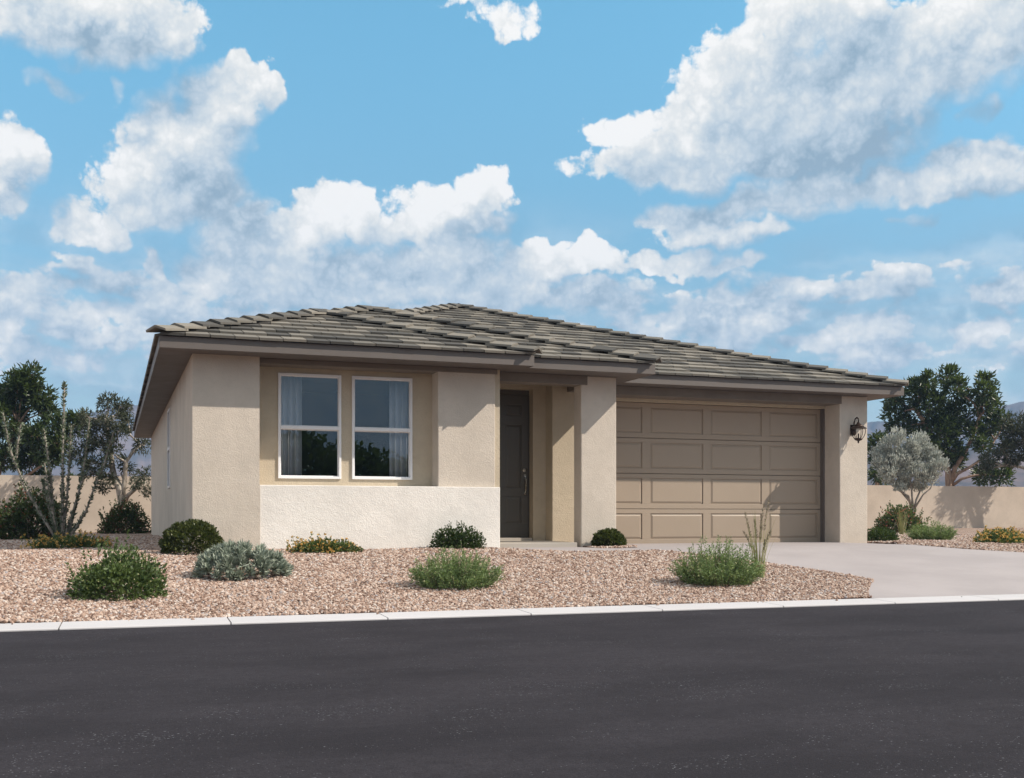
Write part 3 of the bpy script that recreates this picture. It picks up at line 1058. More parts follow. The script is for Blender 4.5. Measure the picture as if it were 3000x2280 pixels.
tag(obj('tile_courses', rest, M_TILE_ROWS, roof), kind='stuff')

# hip and ridge caps
CW, CD, CT, CLN = 0.170, 0.058, 0.030, 0.44


def cap_mesh():
    mb = MB()
    for (yy, lift) in ((0.0, 0.040), (CLN, 0.0)):
        mb.v += [(-CW, yy, lift - CD), (0, yy, lift), (CW, yy, lift - CD), (-CW, yy, lift - CD + CT), (-0.008, yy, lift + CT), (0.008, yy, lift + CT), (CW, yy, lift - CD + CT)]
    mb.f = [(0, 1, 5, 4, 3), (1, 2, 6, 5), (7, 10, 11, 12, 8), (8, 12, 13, 9)]
    for a, b in ((0, 3), (3, 4), (4, 5), (5, 6), (6, 2), (2, 1), (1, 0)):
        mb.f.append((a, b, b + 7, a + 7))
    me = mb.mesh('hip_cap')
    bm = bmesh.new(); bm.from_mesh(me); bmesh.ops.recalc_face_normals(bm, faces=bm.faces[:]); bm.to_mesh(me); bm.free()
    me.materials.append(M_TILE)
    return me


CAP = cap_mesh()


def caps(a, b, start=-0.05, stop=0.0, step=0.375, name='hip_cap'):
    a, b = Vector(a), Vector(b)
    yd = (b - a).normalized()
    xd = yd.cross(Vector((0, 0, 1))).normalized()
    zd = xd.cross(yd)
    L = (b - a).length - stop
    t = start
    while t < L - 0.1:
        t_ = min(t, L - 0.36)
        p = a + yd * t_ + zd * (0.074 + float(rng.uniform(-0.004, 0.006)))
        m = Matrix((xd, yd, zd)).transposed().to_4x4()
        m = Matrix.Translation(p) @ m @ Matrix.Rotation(float(rng.normal(0, 0.012)), 4, 'Z')
        o = link(bpy.data.objects.new(name, CAP), roof)
        o.matrix_local = m
        t += step


caps(c(XL, Y1), A1)
caps(c(X1, Y1), A1)
caps(R1, A2, 0.05)
caps(c(X2, Y2), A2)
caps(R2, A3, 0.05)
caps(c(X3, Y3), A3)
caps(R1, A1, 0.0, name='ridge_cap')
caps(A3B, A3, 0.0, name='ridge_cap')


# windows
def window(x0, x1, z0, z1, y, label=None):
    t, fr = 0.050, 0.036
    zm = z0 + (z1 - z0) * 0.485
    yf = y - 0.030
    m = MB()
    m.box(x0, x0 + fr, yf, y + 0.07, z0, z1).box(x1 - fr, x1, yf, y + 0.07, z0, z1)
    m.box(x0 + fr, x1 - fr, yf, y + 0.07, z1 - fr, z1).box(x0 + fr, x1 - fr, yf, y + 0.07, z0, z0 + fr)
    w = obj('window', m, M_VINYL, house, bevel=0.004)
    if label:
        w['label'] = label
    rail = MB().box(x0 + fr, x1 - fr, yf - 0.006, y + 0.06, zm - 0.024, zm + 0.024)
    obj('meeting_rail', rail, M_VINYL, w, bevel=0.004)
    for (a, b, yy) in ((z0 + fr, zm - 0.024, y + 0.018), (zm + 0.024, z1 - fr, y - 0.004)):
        s = MB()
        q = 0.012
        s.box(x0 + fr, x0 + fr + q, yy, yy + 0.03, a, b).box(x1 - fr - q, x1 - fr, yy, yy + 0.03, a, b)
        s.box(x0 + fr + q, x1 - fr - q, yy, yy + 0.03, a, a + q).box(x0 + fr + q, x1 - fr - q, yy, yy + 0.03, b - q, b)
        obj('sash', s, M_VINYL, w)
        obj('pane', MB().poly([(x0 + fr + q, yy + 0.015, a + q), (x1 - fr - q, yy + 0.015, a + q), (x1 - fr - q, yy + 0.015, b - q), (x0 + fr + q, yy + 0.015, b - q)]), M_GLASS, w)
    return w


window(W1[0], W1[1], WZ0, WZ1, RY, 'front window beside the left pier')
window(W2[0], W2[1], WZ0, WZ1, RY, 'front window nearer the porch')
# side window in the left wall
sw = MB()
a0, a1, b0, b1 = 6.155, 6.93, 1.04, 2.57
sw.box(-0.022, 0.05, a0, a0 + 0.045, b0, b1).box(-0.022, 0.05, a1 - 0.045, a1, b0, b1).box(-0.022, 0.05, a0 + 0.045, a1 - 0.045, b0, b0 + 0.045)
sw.box(-0.022, 0.05, a0 + 0.045, a1 - 0.045, b1 - 0.045, b1).box(-0.026, 0.05, a0 + 0.045, a1 - 0.045, 1.77, 1.83)
sw = obj('window', sw, M_VINYL, house, 0.004)
sw['label'] = 'narrow side window in the shaded wall'
for (za, zb) in ((1.085, 1.77), (1.83, 2.525)):
    obj('pane', MB().poly([(0.01, a0 + 0.045, za), (0.01, a1 - 0.045, za), (0.01, a1 - 0.045, zb), (0.01, a0 + 0.045, zb)]), M_GLASS, sw)


def panel_mb(x0, x1, z0, z1, yb, yf, g1=0.010, g2=0.045):
    """raised field: base rectangle on the backing, sloping up to a flat centre"""
    mb = MB()
    r0 = [(x0 + g1, yb, z0 + g1), (x1 - g1, yb, z0 + g1), (x1 - g1, yb, z1 - g1), (x0 + g1, yb, z1 - g1)]
    r1 = [(x0 + g2, yf, z0 + g2), (x1 - g2, yf, z0 + g2), (x1 - g2, yf, z1 - g2), (x0 + g2, yf, z1 - g2)]
    mb.v = r0 + r1
    mb.f = [(4, 5, 6, 7)] + [(i, (i + 1) % 4, (i + 1) % 4 + 4, i + 4) for i in range(4)]
    return mb


# garage door: four sections, four raised panels in each
gx0, gx1, gz0, gz1 = 6.735, 11.722, -0.012, 2.540
gd = obj('garage_door', MB().box(gx0, gx1, GD + 0.045, GD + 0.07, gz0, gz1), M_GARAGE, house)
gd['label'] = 'wide taupe garage door with sixteen raised panels'
cols = [(6.835, 7.905), (8.075, 9.151), (9.312, 10.399), (10.569, 11.639)]
hs = (gz1 - gz0) / 4
for r_ in range(4):
    z0, z1 = gz0 + r_ * hs + 0.005, gz0 + (r_ + 1) * hs - 0.005
    pa, pb = z0 + 0.088, z0 + 0.552
    yf = GD + 0.001 * (r_ % 2)
    s = MB()
    s.box(gx0, gx1, yf + 0.018, GD + 0.044, z0, z1)
    s.box(gx0, gx1, yf, yf + 0.018, z0, pa).box(gx0, gx1, yf, yf + 0.018, pb, z1)
    ex = [gx0] + [v for cc in cols for v in cc] + [gx1]
    for i in range(0, len(ex), 2):
        s.box(ex[i], ex[i + 1], yf, yf + 0.018, pa, pb)
    obj('section', s, M_GARAGE, gd, bevel=0.003)
    for (xa, xb) in cols:
        obj('panel', panel_mb(xa, xb, pa, pb, yf + 0.0178, yf + 0.003), M_GARAGE, gd)

# front door
dx0, dx1, dz0, dz1, DY = 4.790, 5.700, 0.132, 2.574, 1.868
fd = obj('front_door', MB().box(dx0, dx1, DY + 0.014, DY + 0.05, dz0, dz1), M_DOOR, house)
fd['label'] = 'dark grey panelled front door'
rows_ = [(0.375, 0.834), (0.979, 2.066), (2.213, 2.410)]
cols_ = [(4.900, 5.180), (5.273, 5.567)]
s = MB()
zz_ = [dz0] + [v for r_ in rows_ for v in r_] + [dz1]
for i in range(0, len(zz_), 2):
    s.box(dx0, dx1, DY, DY + 0.014, zz_[i], zz_[i + 1])
for (za, zb) in rows_:
    xx_ = [dx0] + [v for q in cols_ for v in q] + [dx1]
    for i in range(0, len(xx_), 2):
        s.box(xx_[i], xx_[i + 1], DY, DY + 0.014, za, zb)
obj('door_face', s, M_DOOR, fd, bevel=0.003)
for (za, zb) in rows_:
    for (xa, xb) in cols_:
        obj('door_panel', panel_mb(xa, xb, za, zb, DY + 0.0138, DY + 0.004, 0.008, 0.040), M_DOOR, fd)
part('door_frame', M_DOOR, (4.776, 5.702, 1.85, 1.93, 2.576, 2.658), (5.7005, 5.7028, 1.84, 1.90, 0.128, 2.576))
hx = 5.630
h = MB()
h.lathe([(0.0, 0.0), (0.034, 0.0), (0.034, 0.010), (0.020, 0.018), (0.0, 0.018)], (0, 0, 0), 16)
me = h.mesh('deadbolt')
me.transform(Matrix.Translation((hx - 0.008, DY - 0.001, 1.287)) @ Matrix.Rotation(math.radians(90), 4, 'X'))
obj('deadbolt', me, M_NICKEL, fd, smooth=False)
h = MB()
h.tube([(hx, DY, 1.170), (hx, DY - 0.035, 1.165), (hx, DY - 0.058, 1.13), (hx, DY - 0.055, 1.03), (hx, DY - 0.050, 0.95), (hx, DY - 0.034, 0.905), (hx, DY, 0.90)],
       [0.012, 0.012, 0.013, 0.012, 0.012, 0.012, 0.012], 8)
h.box(hx - 0.020, hx + 0.020, DY - 0.010, DY - 0.0005, 1.11, 1.215).box(hx - 0.014, hx + 0.014, DY - 0.008, DY - 0.0005, 0.865, 0.925)
obj('pull_handle', h, M_NICKEL, fd, smooth=False)


# curtains inside the two front windows
def curtain(x0, x1, label):
    n = 60
    mb = MB()
    for i in range(n + 1):
        u = i / n
        x = x0 + (x1 - x0) * u
        y = 0.60 + 0.110 * abs(math.sin(u * math.pi * 4.0)) ** 0.8 + 0.004 * math.sin(u * 31)
        mb.v += [(x, y, 0.55), (x, y, 2.70)]
    for i in range(n):
        mb.f.append((2 * i, 2 * i + 2, 2 * i + 3, 2 * i + 1))
    o = obj('curtain', mb, M_CURTAIN, smooth=True)
    o.modifiers.new('thickness', 'SOLIDIFY').thickness = 0.004
    tag(o, label, 'curtain', 'curtains behind the front windows')


curtain(1.22, 1.60, 'pale pleated curtain inside the front window beside the left pier')
curtain(2.94, 3.30, 'pale pleated curtain inside the front window nearer the porch')

# wall lantern on the right hand garage pier
lan = thing('wall_lantern', 'dark bronze coach lantern mounted on the pier right of the garage door', 'lantern', (12.01, G, 1.85))
cx, cy = -0.02, -0.20
obj('backplate', MB().box(-0.055, 0.055, -0.020, -0.001, 0.17, 0.36).box(-0.04, 0.04, -0.032, -0.020, 0.19, 0.34), M_BRONZE, lan, bevel=0.006)
pts = [(0, -0.03, 0.29), (0, -0.05, 0.40), (-0.005, -0.09, 0.465), (-0.012, -0.15, 0.485), (cx, -0.205, 0.45), (cx, -0.20, 0.375)]
fine_pts = []
for i in range(len(pts) - 1):
    for q in range(4):
        w_ = q / 4
        fine_pts.append(tuple(pts[i][k] * (1 - w_) + pts[i + 1][k] * w_ for k in range(3)))
fine_pts.append(pts[-1])
obj('arm', MB().tube(fine_pts, 0.013, 8), M_BRONZE, lan, smooth=True)
obj('cap', MB().lathe([(0.0, 0.40), (0.022, 0.395), (0.026, 0.375), (0.05, 0.355), (0.085, 0.335), (0.090, 0.322), (0.095, 0.318), (0.150, 0.285), (0.152, 0.272), (0.12, 0.268), (0.0, 0.268)], (cx, cy, 0), 24), M_BRONZE, lan)
for k in range(6):
    a = math.pi / 6 + k * math.pi / 3
    ca_, sa_ = math.cos(a), math.sin(a)
    obj('cage_rib', MB().tube([(cx + ca_ * r_, cy + sa_ * r_, z) for r_, z in ((0.120, 0.27), (0.128, 0.23), (0.118, 0.17), (0.095, 0.12), (0.062, 0.085))], 0.0065, 6), M_BRONZE, lan, smooth=True)
obj('bowl', MB().lathe([(0.0, 0.095), (0.075, 0.095), (0.080, 0.085), (0.062, 0.060), (0.030, 0.048), (0.014, 0.035), (0.018, 0.022), (0.010, 0.006), (0.0, 0.0)][::-1], (cx, cy, 0), 20), M_BRONZE, lan)
obj('lamp_socket', MB().lathe([(0.0, 0.10), (0.014, 0.10), (0.014, 0.17), (0.009, 0.18), (0.0, 0.19)], (cx, cy, 0), 10), M_BRONZE, lan)

# ------------------------------------------------------------------ boundary wall
bw = MB()
bw.box(-40, 75, 22.0, 22.2, -0.1, 1.79)
tag(obj('boundary_wall', bw, M_WALL), 'long tan stucco boundary wall across the back of the lot', 'wall')

# ------------------------------------------------------------------ mountains beyond the plain
def mountain_mat():
    m, n, bs, _ = new_mat('mountain_rock')
    co = coords(n)
    f = n.noise(co, 0.02, 8.0, 0.65)
    c_ = n.ramp(f, [(0.3, (0.030, 0.034, 0.030)), (0.48, (0.085, 0.066, 0.060)), (0.66, (0.18, 0.125, 0.110))])
    n.link(c_, bs.inputs['Base Color'])
    bs.inputs['Roughness'].default_value = 0.95
    bs.inputs['Specular IOR Level'].default_value = 0.05
    return m


M_MOUNTAIN = mountain_mat()


def ridge_noise(a, seed, octs=7, base=0.35):
    r_ = np.random.default_rng(seed)
    out = np.zeros_like(a)
    amp, fr = 1.0, base
    for _ in range(octs):
        ph = r_.uniform(0, 6.28, 2)
        out += amp * (1 - np.abs(np.sin(a * fr + ph[0] + 0.7 * np.sin(a * fr * 0.37 + ph[1]))) * 1.6)
        amp *= 0.5
        fr *= 2.1
    return out * 0.5


def range_mesh(name, r_front, r_crest, r_back, az_pts, el_pts, seed, amp):
    az = np.linspace(-32, 78, 700)
    crest = np.interp(az, az_pts, el_pts) + amp * ridge_noise(az, seed)
    nr = 26
    V = []
    for j in range(nr + 1):
        t = j / nr
        if t < 0.7:
            u = t / 0.7
            rr = r_front + (r_crest - r_front) * u
            prof = u ** 1.25
        else:
            u = (t - 0.7) / 0.3
            rr = r_crest + (r_back - r_crest) * u
            prof = 1 - u
        gul = ridge_noise(az * 1.9 + 3.1 * np.sin(az * 0.5 + t * 2.5) * 0.3, seed + 5, 6, 1.1) + 0.6 * ridge_noise(az + 9 * t, seed + 9, 5, 2.0)
        h = rr * np.tan(np.radians(crest)) * np.clip(prof + 0.10 * gul * np.sin(np.pi * min(1, t / 0.7)) * (t < 0.7), 0, 1.0)
        rr2 = rr * (1 + 0.02 * gul)
        V.append(np.stack([rr2 * np.sin(np.radians(az)), rr2 * np.cos(np.radians(az)), h * (0 if j in (0, nr) else 1) - (3 if j in (0, nr) else 0.5)], 1))
    V = np.concatenate(V)
    na = len(az)
    jj, ii = np.meshgrid(np.arange(nr), np.arange(na - 1), indexing='ij')
    a = (jj * na + ii).ravel()
    Fc = np.stack([a, a + 1, a + na + 1, a + na], 1)
    o = link(bpy.data.objects.new(name, array_mesh(name, V, Fc, M_MOUNTAIN)))
    return tag(o, kind='structure')


range_mesh('mountain_range', 950, 1450, 1650, [-32, -5, -2.5, -1, 0, 3, 8, 20, 30, 38, 41, 44, 47, 55, 78],
           [4, 3.3, 4.3, 5.2, 5.6, 6.0, 5.8, 5.4, 4.8, 4.85, 4.75, 5.3, 5.9, 5.3, 4], 3, 0.16)
range_mesh('foothills', 560, 800, 930, [-32, -5, 0, 20, 36, 38, 40, 45, 50, 78], [1.6, 1.9, 2.3, 2.8, 3.9, 3.8, 3.5, 3.3, 2.9, 1.6], 11, 0.14)

# ------------------------------------------------------------------ plants
def unit(a):
    return a / np.maximum(np.linalg.norm(a, axis=-1, keepdims=True), 1e-9)


def leaves(P, Dv, L, Wd, fold=0.25, curl=0.0, R=None):
    """one folded leaf (two triangles) at every point: base P, direction Dv, length L, width Wd"""
    R = R or rng
    n = len(P)
    Dv = unit(Dv)
    rnd = R.normal(size=(n, 3))
    S = unit(np.cross(Dv, rnd))
    Nn = np.cross(S, Dv)
    L = np.broadcast_to(np.asarray(L, float), (n,))[:, None]
    Wd = np.broadcast_to(np.asarray(Wd, float), (n,))[:, None]
    mid = P + Dv * L * 0.45 + Nn * L * 0.08
    tip = P + Dv * L - Nn * L * curl
    a = mid + S * Wd * 0.5 + Nn * Wd * fold
    b = mid - S * Wd * 0.5 + Nn * Wd * fold
    V = np.stack([P, a, tip, b], 1).reshape(-1, 3)
    k = np.arange(n)[:, None] * 4
    F = np.concatenate([k + np.array([[0, 1, 2]]), k + np.array([[0, 2, 3]])], 0)
    return V, F


def fuse(parts):
    V, F, o = [], [], 0
    for v, f in parts:
        V.append(v)
        F.append(f + o)
        o += len(v)
    return np.concatenate(V), np.concatenate(F)


def dome_points(n, rx, ry, rz, shell=(0.72, 1.0), lumps=7, lump=0.18, zmin=-0.05, R=None):
    R = R or rng
    Dv = unit(R.normal(size=(n * 3, 3)))
    Dv = Dv[Dv[:, 2] > zmin][:n]
    lc = unit(R.normal(size=(lumps, 3)) + np.array([0, 0, 0.4]))
    bump_ = np.max(np.clip((Dv @ lc.T - 0.70) / 0.30, 0, 1), axis=1)
    rad = R.uniform(*shell, len(Dv)) * (1 - lump + lump * 1.3 * bump_)
    P = Dv * rad[:, None] * np.array([rx, ry, rz])
    P[:, 2] = np.maximum(P[:, 2], 0.004)
    return P, Dv


def stems(center_r, ends, rad=0.006):
    mb = MB()
    for e_ in ends:
        b = (e_[0] * center_r, e_[1] * center_r, 0.0)
        mid = ((b[0] + e_[0]) * 0.45, (b[1] + e_[1]) * 0.45, e_[2] * 0.55)
        mb.tube([b, mid, tuple(e_)], [rad, rad * 0.7, rad * 0.35], 5, cap=False)
    return mb


def shrub(name, label, loc, rx, ry, rz, n, L, Wd, mat, group=None, lumps=9, lump=0.22, upward=0.5, shell=(0.55, 1.0), sprigs=0, cat='shrub'):
    t = thing(name, label, cat, loc, float(rng.uniform(-0.5, 0.5)), group)
    P, Dv = dome_points(n, rx, ry, rz, shell, lumps, lump)
    d_ = Dv * 0.8 + rng.normal(size=Dv.shape) * 0.55 + np.array([0, 0, upward])
    parts = [leaves(P, d_, L * rng.uniform(0.65, 1.25, len(P)), Wd * rng.uniform(0.7, 1.2, len(P)))]
    if sprigs:
        Q, E = dome_points(sprigs, rx, ry, rz, (0.9, 1.02), lumps, lump, 0.25)
        for q, e_ in zip(Q, E):
            m = 9
            s_ = np.linspace(0, 1, m)[:, None]
            ax = unit(e_ * 0.6 + np.array([0, 0, 0.8]) + rng.normal(0, 0.15, 3))
            pp = q + ax * s_ * rz * rng.uniform(0.15, 0.32)
            parts.append(leaves(pp, ax + rng.normal(size=(m, 3)) * 0.8, L * 0.8, Wd * 0.8))
    V, F = fuse(parts)
    obj('foliage', array_mesh('foliage', V, F, mat), None, t)
    ends = P[rng.choice(len(P), 26, replace=False)] * 0.92
    obj('stems', stems(0.15, ends), M_STEM, t)
    return t


def small_blooms(t, P, size, mat, per=7, name='flowers'):
    """flower heads: a little tuft of petals at each point"""
    P = np.repeat(P, per, 0) + rng.normal(0, size * 0.28, (len(P) * per, 3))
    d_ = rng.normal(size=P.shape) + np.array([0, -0.3, 1.0])
    V, F = leaves(P, d_, size * rng.uniform(0.7, 1.2, len(P)), size * 0.8, 0.1)
    o = obj(name, array_mesh(name, V, F, mat), None, t)
    o['kind'] = 'stuff'
    return o


def feather_bush(label, loc, rx, ry, rz, n, group):
    t = thing('feathery_shrub', label, 'shrub', loc, 0.0, group)
    parts, tips = [], []
    mb = MB()
    for i in range(n):
        a, r_ = rng.uniform(0, 6.283), math.sqrt(rng.uniform(0, 1))
        bx, by = r_ * math.cos(a) * rx * 0.72, r_ * math.sin(a) * ry * 0.72
        hgt = rz * (1.0 - 0.55 * r_ ** 2) * rng.uniform(0.45, 1.18)
        lean = np.array([math.cos(a) * r_ * rx * 0.42, math.sin(a) * r_ * ry * 0.42, hgt]) + rng.normal(0, 0.02, 3)
        m = 30
        s_ = np.linspace(0.06, 1, m)[:, None]
        bend = np.array([[0, 0, 1]]) * (s_ * (1 - s_)) * hgt * 0.15
        pp = np.array([[bx, by, 0]]) + lean * s_ + bend
        ax = unit(lean)
        dd = ax * 0.7 + unit(rng.normal(size=(m, 3))) * 0.9
        parts.append(leaves(pp, dd, 0.045 * rng.uniform(0.7, 1.2, m), 0.010, 0.1))
        tips.append(pp[rng.integers(m // 3, m)])
        if i % 3 == 0:
            mb.tube([tuple(pp[0]), tuple(pp[m // 2]), tuple(pp[-1])], [0.004, 0.003, 0.0015], 4, cap=False)
    V, F = fuse(parts)
    obj('foliage', array_mesh('foliage', V, F, M_LF_BRIGHT), None, t)
    obj('stems', mb, M_STEM, t)
    small_blooms(t, np.array(tips)[rng.random(n) < 0.40] + rng.normal(0, 0.012, 3), 0.012, M_BUD, 5)
    return t


def lantana(label, loc, rx, ry, rz, n, nf, group):
    t = thing('lantana', label, 'flowers', loc, float(rng.uniform(-0.1, 0.1)), group)
    P, Dv = dome_points(n, rx, ry, rz, (0.45, 1.0), 12, 0.35)
    parts = [leaves(P, Dv + rng.normal(size=P.shape) * 0.6, 0.045 * rng.uniform(0.7, 1.2, len(P)), 0.026)]
    Q, E = dome_points(nf, rx, ry, rz, (0.92, 1.12), 12, 0.3, 0.10)
    k = rng.random(len(Q)) < 0.22
    Q[k, 2] += rng.uniform(0.03, 0.11, k.sum())
    for q in Q[k]:
        pp = q - np.linspace(0, 1, 7)[:, None] * np.array([0, 0, 0.1])
        parts.append(leaves(pp, rng.normal(size=(7, 3)) + np.array([0, 0, 0.3]), 0.04, 0.022))
    V, F = fuse(parts)
    obj('foliage', array_mesh('foliage', V, F, M_LF_MID), None, t)
    small_blooms(t, Q, 0.024, M_FLOWER, 9)
    return t


def boxwood(label, loc, r, rz, n, group):
    t = thing('boxwood_ball', label, 'shrub', loc, 0.0, group)
    P, Dv = dome_points(n, r, r, rz, (0.80, 1.0), 26, 0.12, -0.25)
    k_ = rng.uniform(0.80, 1.0, len(Dv)) * (1 + 0.055 * np.sin(9 * Dv[:, 0] + 2) * np.sin(8 * Dv[:, 1]) + 0.04 * np.sin(13 * Dv[:, 2] + 7 * Dv[:, 0]))
    P = Dv * k_[:, None] * np.array([r, r, rz * 0.72])
    P[:, 2] += rz * 0.19
    P[:, 2] = np.maximum(P[:, 2], 0.01)
    V, F = leaves(P, Dv + rng.normal(size=P.shape) * 0.45 + np.array([0, 0, 0.25]), 0.044 * rng.uniform(0.7, 1.25, len(P)), 0.029, 0.2)
    obj('foliage', array_mesh('foliage', V, F, M_LF_BOX), None, t)
    obj('stems', stems(0.1, P[rng.choice(len(P), 14)] * 0.85), M_STEM, t)
    return t


def rosette_mound(label, loc, rx, ry, rz):
    t = thing('silver_rosette_plant', label, 'plant', loc)
    parts = []
    Q, E = dome_points(120, rx, ry, rz, (0.86, 1.0), 30, 0.06, 0.0)
    for q, e_ in zip(Q, E):
        ax = unit(e_ + np.array([0, 0, 0.7]))
        m = 34
        f = np.linspace(0, 1, m)
        side = unit(np.cross(ax, unit(rng.normal(size=(m, 3)))))
        ang = (0.15 + 1.25 * f)[:, None]
        dd = ax * np.cos(ang) + side * np.sin(ang)
        parts.append(leaves(np.repeat(q[None], m, 0) + ax * (0.04 * (1 - f))[:, None], dd, rng.uniform(0.075, 0.115, m), 0.017, 0.35, 0.08))
    V, F = fuse(parts)
    obj('foliage', array_mesh('foliage', V, F, M_LF_ROSETTE), None, t)
    obj('stems', stems(0.1, Q[:30] * 0.95, 0.009), M_STEM, t)
    return t


def grass_clump(label, loc, h, spread, n, group, heads=5):
    t = thing('grass_clump', label, 'grass', loc, -YAW, group)
    V, F, HV = [], [], []
    o = 0
    for i in range(n):
        a = rng.uniform(0, 6.283)
        hh = h * rng.uniform(0.40, 1.0)
        out = spread * rng.uniform(0.05, 1.0) * hh / h
        b = np.array([math.cos(a), math.sin(a), 0])
        base = b * rng.uniform(0, spread * 0.28)
        sd = np.array([-b[1], b[0], 0]) * 0.5 + np.array([0.5, 0, 0])
        sd /= np.linalg.norm(sd)
        w0 = rng.uniform(0.0035, 0.006)
        droop = rng.uniform(0, 0.12) * hh
        m = 6
        for j in range(m + 1):
            s_ = j / m
            p = base + b * out * s_ ** 1.8 + np.array([0, 0, hh * s_ - droop * s_ ** 4])
            w = w0 * (1 - s_) ** 0.6
            V += [p - sd * w, p + sd * w]
        for j in range(m):
            F.append((o, o + 1, o + 3, o + 2))
            o += 2
        o += 2
        if i < heads:
            for s_ in np.linspace(0.62, 1.0, 16):
                p = base + b * out * s_ ** 1.8 + np.array([0, 0, hh * s_ - droop * s_ ** 4])
                HV += [p] * 4
    obj('blades', array_mesh('blades', np.array(V), np.array(F), M_LF_GRASS), None, t)
    if HV:
        HP = np.array(HV)
        v, f = leaves(HP, rng.normal(size=HP.shape) * 0.5 + np.array([0, 0, 1.0]), 0.035, 0.007)
        obj('seed_heads', array_mesh('seed_heads', v, f, M_SEED), None, t)
    return t


def ocotillo(label, loc):
    t = thing('ocotillo', label, 'plant', loc, -YAW)
    canes = [[(-.05, 0), (-.60, .98), (-.87, 1.71), (-.98, 2.43)], [(-.84, 1.60), (-.80, 1.95), (-.75, 2.25)], [(-.02, 0), (-.13, .49), (-.18, 1.22), (-.26, 1.83), (-.31, 2.15)],
             [(0, 0), (0, .73), (-.04, 1.71), (-.06, 2.57), (-.07, 3.06)], [(-.04, 0), (-.23, .59), (-.35, 1.03), (-.39, 1.18)], [(.02, 0), (.08, .61), (.07, 1.06)],
             [(.03, 0), (.18, .29), (.33, .98), (.43, 1.59), (.50, 2.35)], [(.05, 0), (.26, .24), (.48, .61), (.65, 1.10), (.79, 1.42), (.99, 2.10)],
             [(.03, 0), (.20, .45), (.36, 1.0), (.47, 1.32)], [(-.03, 0), (-.16, .7), (-.26, 1.5)], [(.02, 0), (.14, .8), (.22, 1.7), (.26, 2.2)]]
    parts = []
    for i, cn in enumerate(canes):
        yo = rng.uniform(-0.35, 0.35)
        pts3 = [(x, yo * (z / 2.5) if i != 1 else 0.0, z) for x, z in cn]
        dense = []
        for q in range(len(pts3) - 1):
            for w in np.linspace(0, 1, 12, endpoint=False):
                p = np.array(pts3[q]) * (1 - w) + np.array(pts3[q + 1]) * w
                dense.append(p + rng.normal(0, 0.0015, 3))
        dense.append(np.array(pts3[-1]))
        nn = len(dense)
        obj('cane', MB().tube([tuple(p) for p in dense], list(np.linspace(0.028, 0.012, nn)), 6), M_BARK_GREY, t)
        dn = np.array(dense)
        L = np.linalg.norm(np.diff(dn, axis=0), axis=1).sum()
        m = int(L * 110)
        idx = rng.uniform(0.04, 1, m) * (nn - 1)
        lo = np.clip(idx.astype(int), 0, nn - 2)
        fr = (idx - lo)[:, None]
        pp = dn[lo] * (1 - fr) + dn[lo + 1] * fr
        ax = unit(dn[lo + 1] - dn[lo])
        dd = unit(np.cross(ax, rng.normal(size=(m, 3)))) + ax * 0.8
        parts.append(leaves(pp, dd, rng.uniform(0.055, 0.095, m), 0.034, 0.2))
    V, F = fuse(parts)
    obj('leaves', array_mesh('leaves', V, F, M_LF_OCO), None, t)
    return t


def lobe_tree(name, label, loc, lobes, trunk, leaf, bark, mat, scale, origin, clumps=16, per=14, clump_r=0.16, L=0.16, Wd=0.045, droop=0.0, twig=0.4, depth=0.9, tr=0.09,
              group=None, outw=0.8, limbs=()):
    """tree from measured crown lobes; lobes and trunk are (x, z) in picture-like units, `origin` the foot, `scale` units per metre"""
    t = thing(name, label, 'tree', loc, -YAW, group)
    ox, oz = origin
    tx = lambda u, v: ((u - ox) / scale, (oz - v) / scale)
    wood = MB()
    tips = []
    paths = []
    for path in trunk:
        r0 = path[0]
        p3 = [(tx(u, v)[0], 0.0 + dy, tx(u, v)[1]) for (u, v, dy) in path[1:]]
        paths.append((r0, p3))
        wood.tube(p3, list(np.linspace(r0, r0 * 0.45, len(p3))), 8)
    tops = [p for _, p3 in paths for p in p3[1:]]
    parts = []
    for (u, v, ru, rv) in lobes:
        cx_, cz = tx(u, v)
        rx, rz = ru / scale, rv / scale
        ry = min(depth, (rx + rz) * 0.5)
        cy_ = float(rng.uniform(-0.5, 0.5)) * depth
        ctr = np.array([cx_, cy_, cz])
        below = [p for p in tops if p[2] < cz + 0.2] or tops
        src = min(below, key=lambda p: math.dist(p, ctr) + 0.4 * abs(p[2] - cz * 0.6))
        src = np.array(src)
        mid = src * 0.5 + ctr * 0.5 + np.array([rng.normal(0, 0.1), rng.normal(0, 0.1), -0.04 * np.linalg.norm(ctr - src)])
        pl = [src, src * 0.7 + mid * 0.3, mid, mid * 0.45 + ctr * 0.55, ctr]
        wood.tube([tuple(p) for p in pl], list(np.linspace(tr * 0.5, tr * 0.14, 5)), 5, cap=False)
        nc = max(5, int(clumps * (rx * rz) / 0.35 + 4))
        dv = unit(rng.normal(size=(nc, 3)))
        cc = ctr + dv * (rng.uniform(0.25, 1.0, nc) ** 0.55)[:, None] * np.array([rx, ry, rz])
        for q in cc[rng.random(nc) < twig]:
            m_ = (ctr + q) / 2 + rng.normal(0, 0.03, 3)
            wood.tube([tuple(ctr), tuple(m_), tuple(q)], [tr * 0.12, tr * 0.08, tr * 0.04], 4, cap=False)
        P = np.repeat(cc, per, 0)
        off = unit(rng.normal(size=P.shape)) * rng.uniform(0.1, 1.0, (len(P), 1)) * clump_r
        dd = off / clump_r * outw + np.repeat(dv, per, 0) * 0.45 + rng.normal(size=P.shape) * 0.35 + np.array([0, 0, 0.25 - droop])
        parts.append(leaves(P + off, dd, L * rng.uniform(0.6, 1.25, len(P)), Wd * rng.uniform(0.7, 1.25, len(P)), 0.2, 0.12))
    V, F = fuse(parts)
    obj('crown', array_mesh('crown', V, F, leaf), None, t)
    obj('trunk', wood, bark, t, smooth=True)
    return t


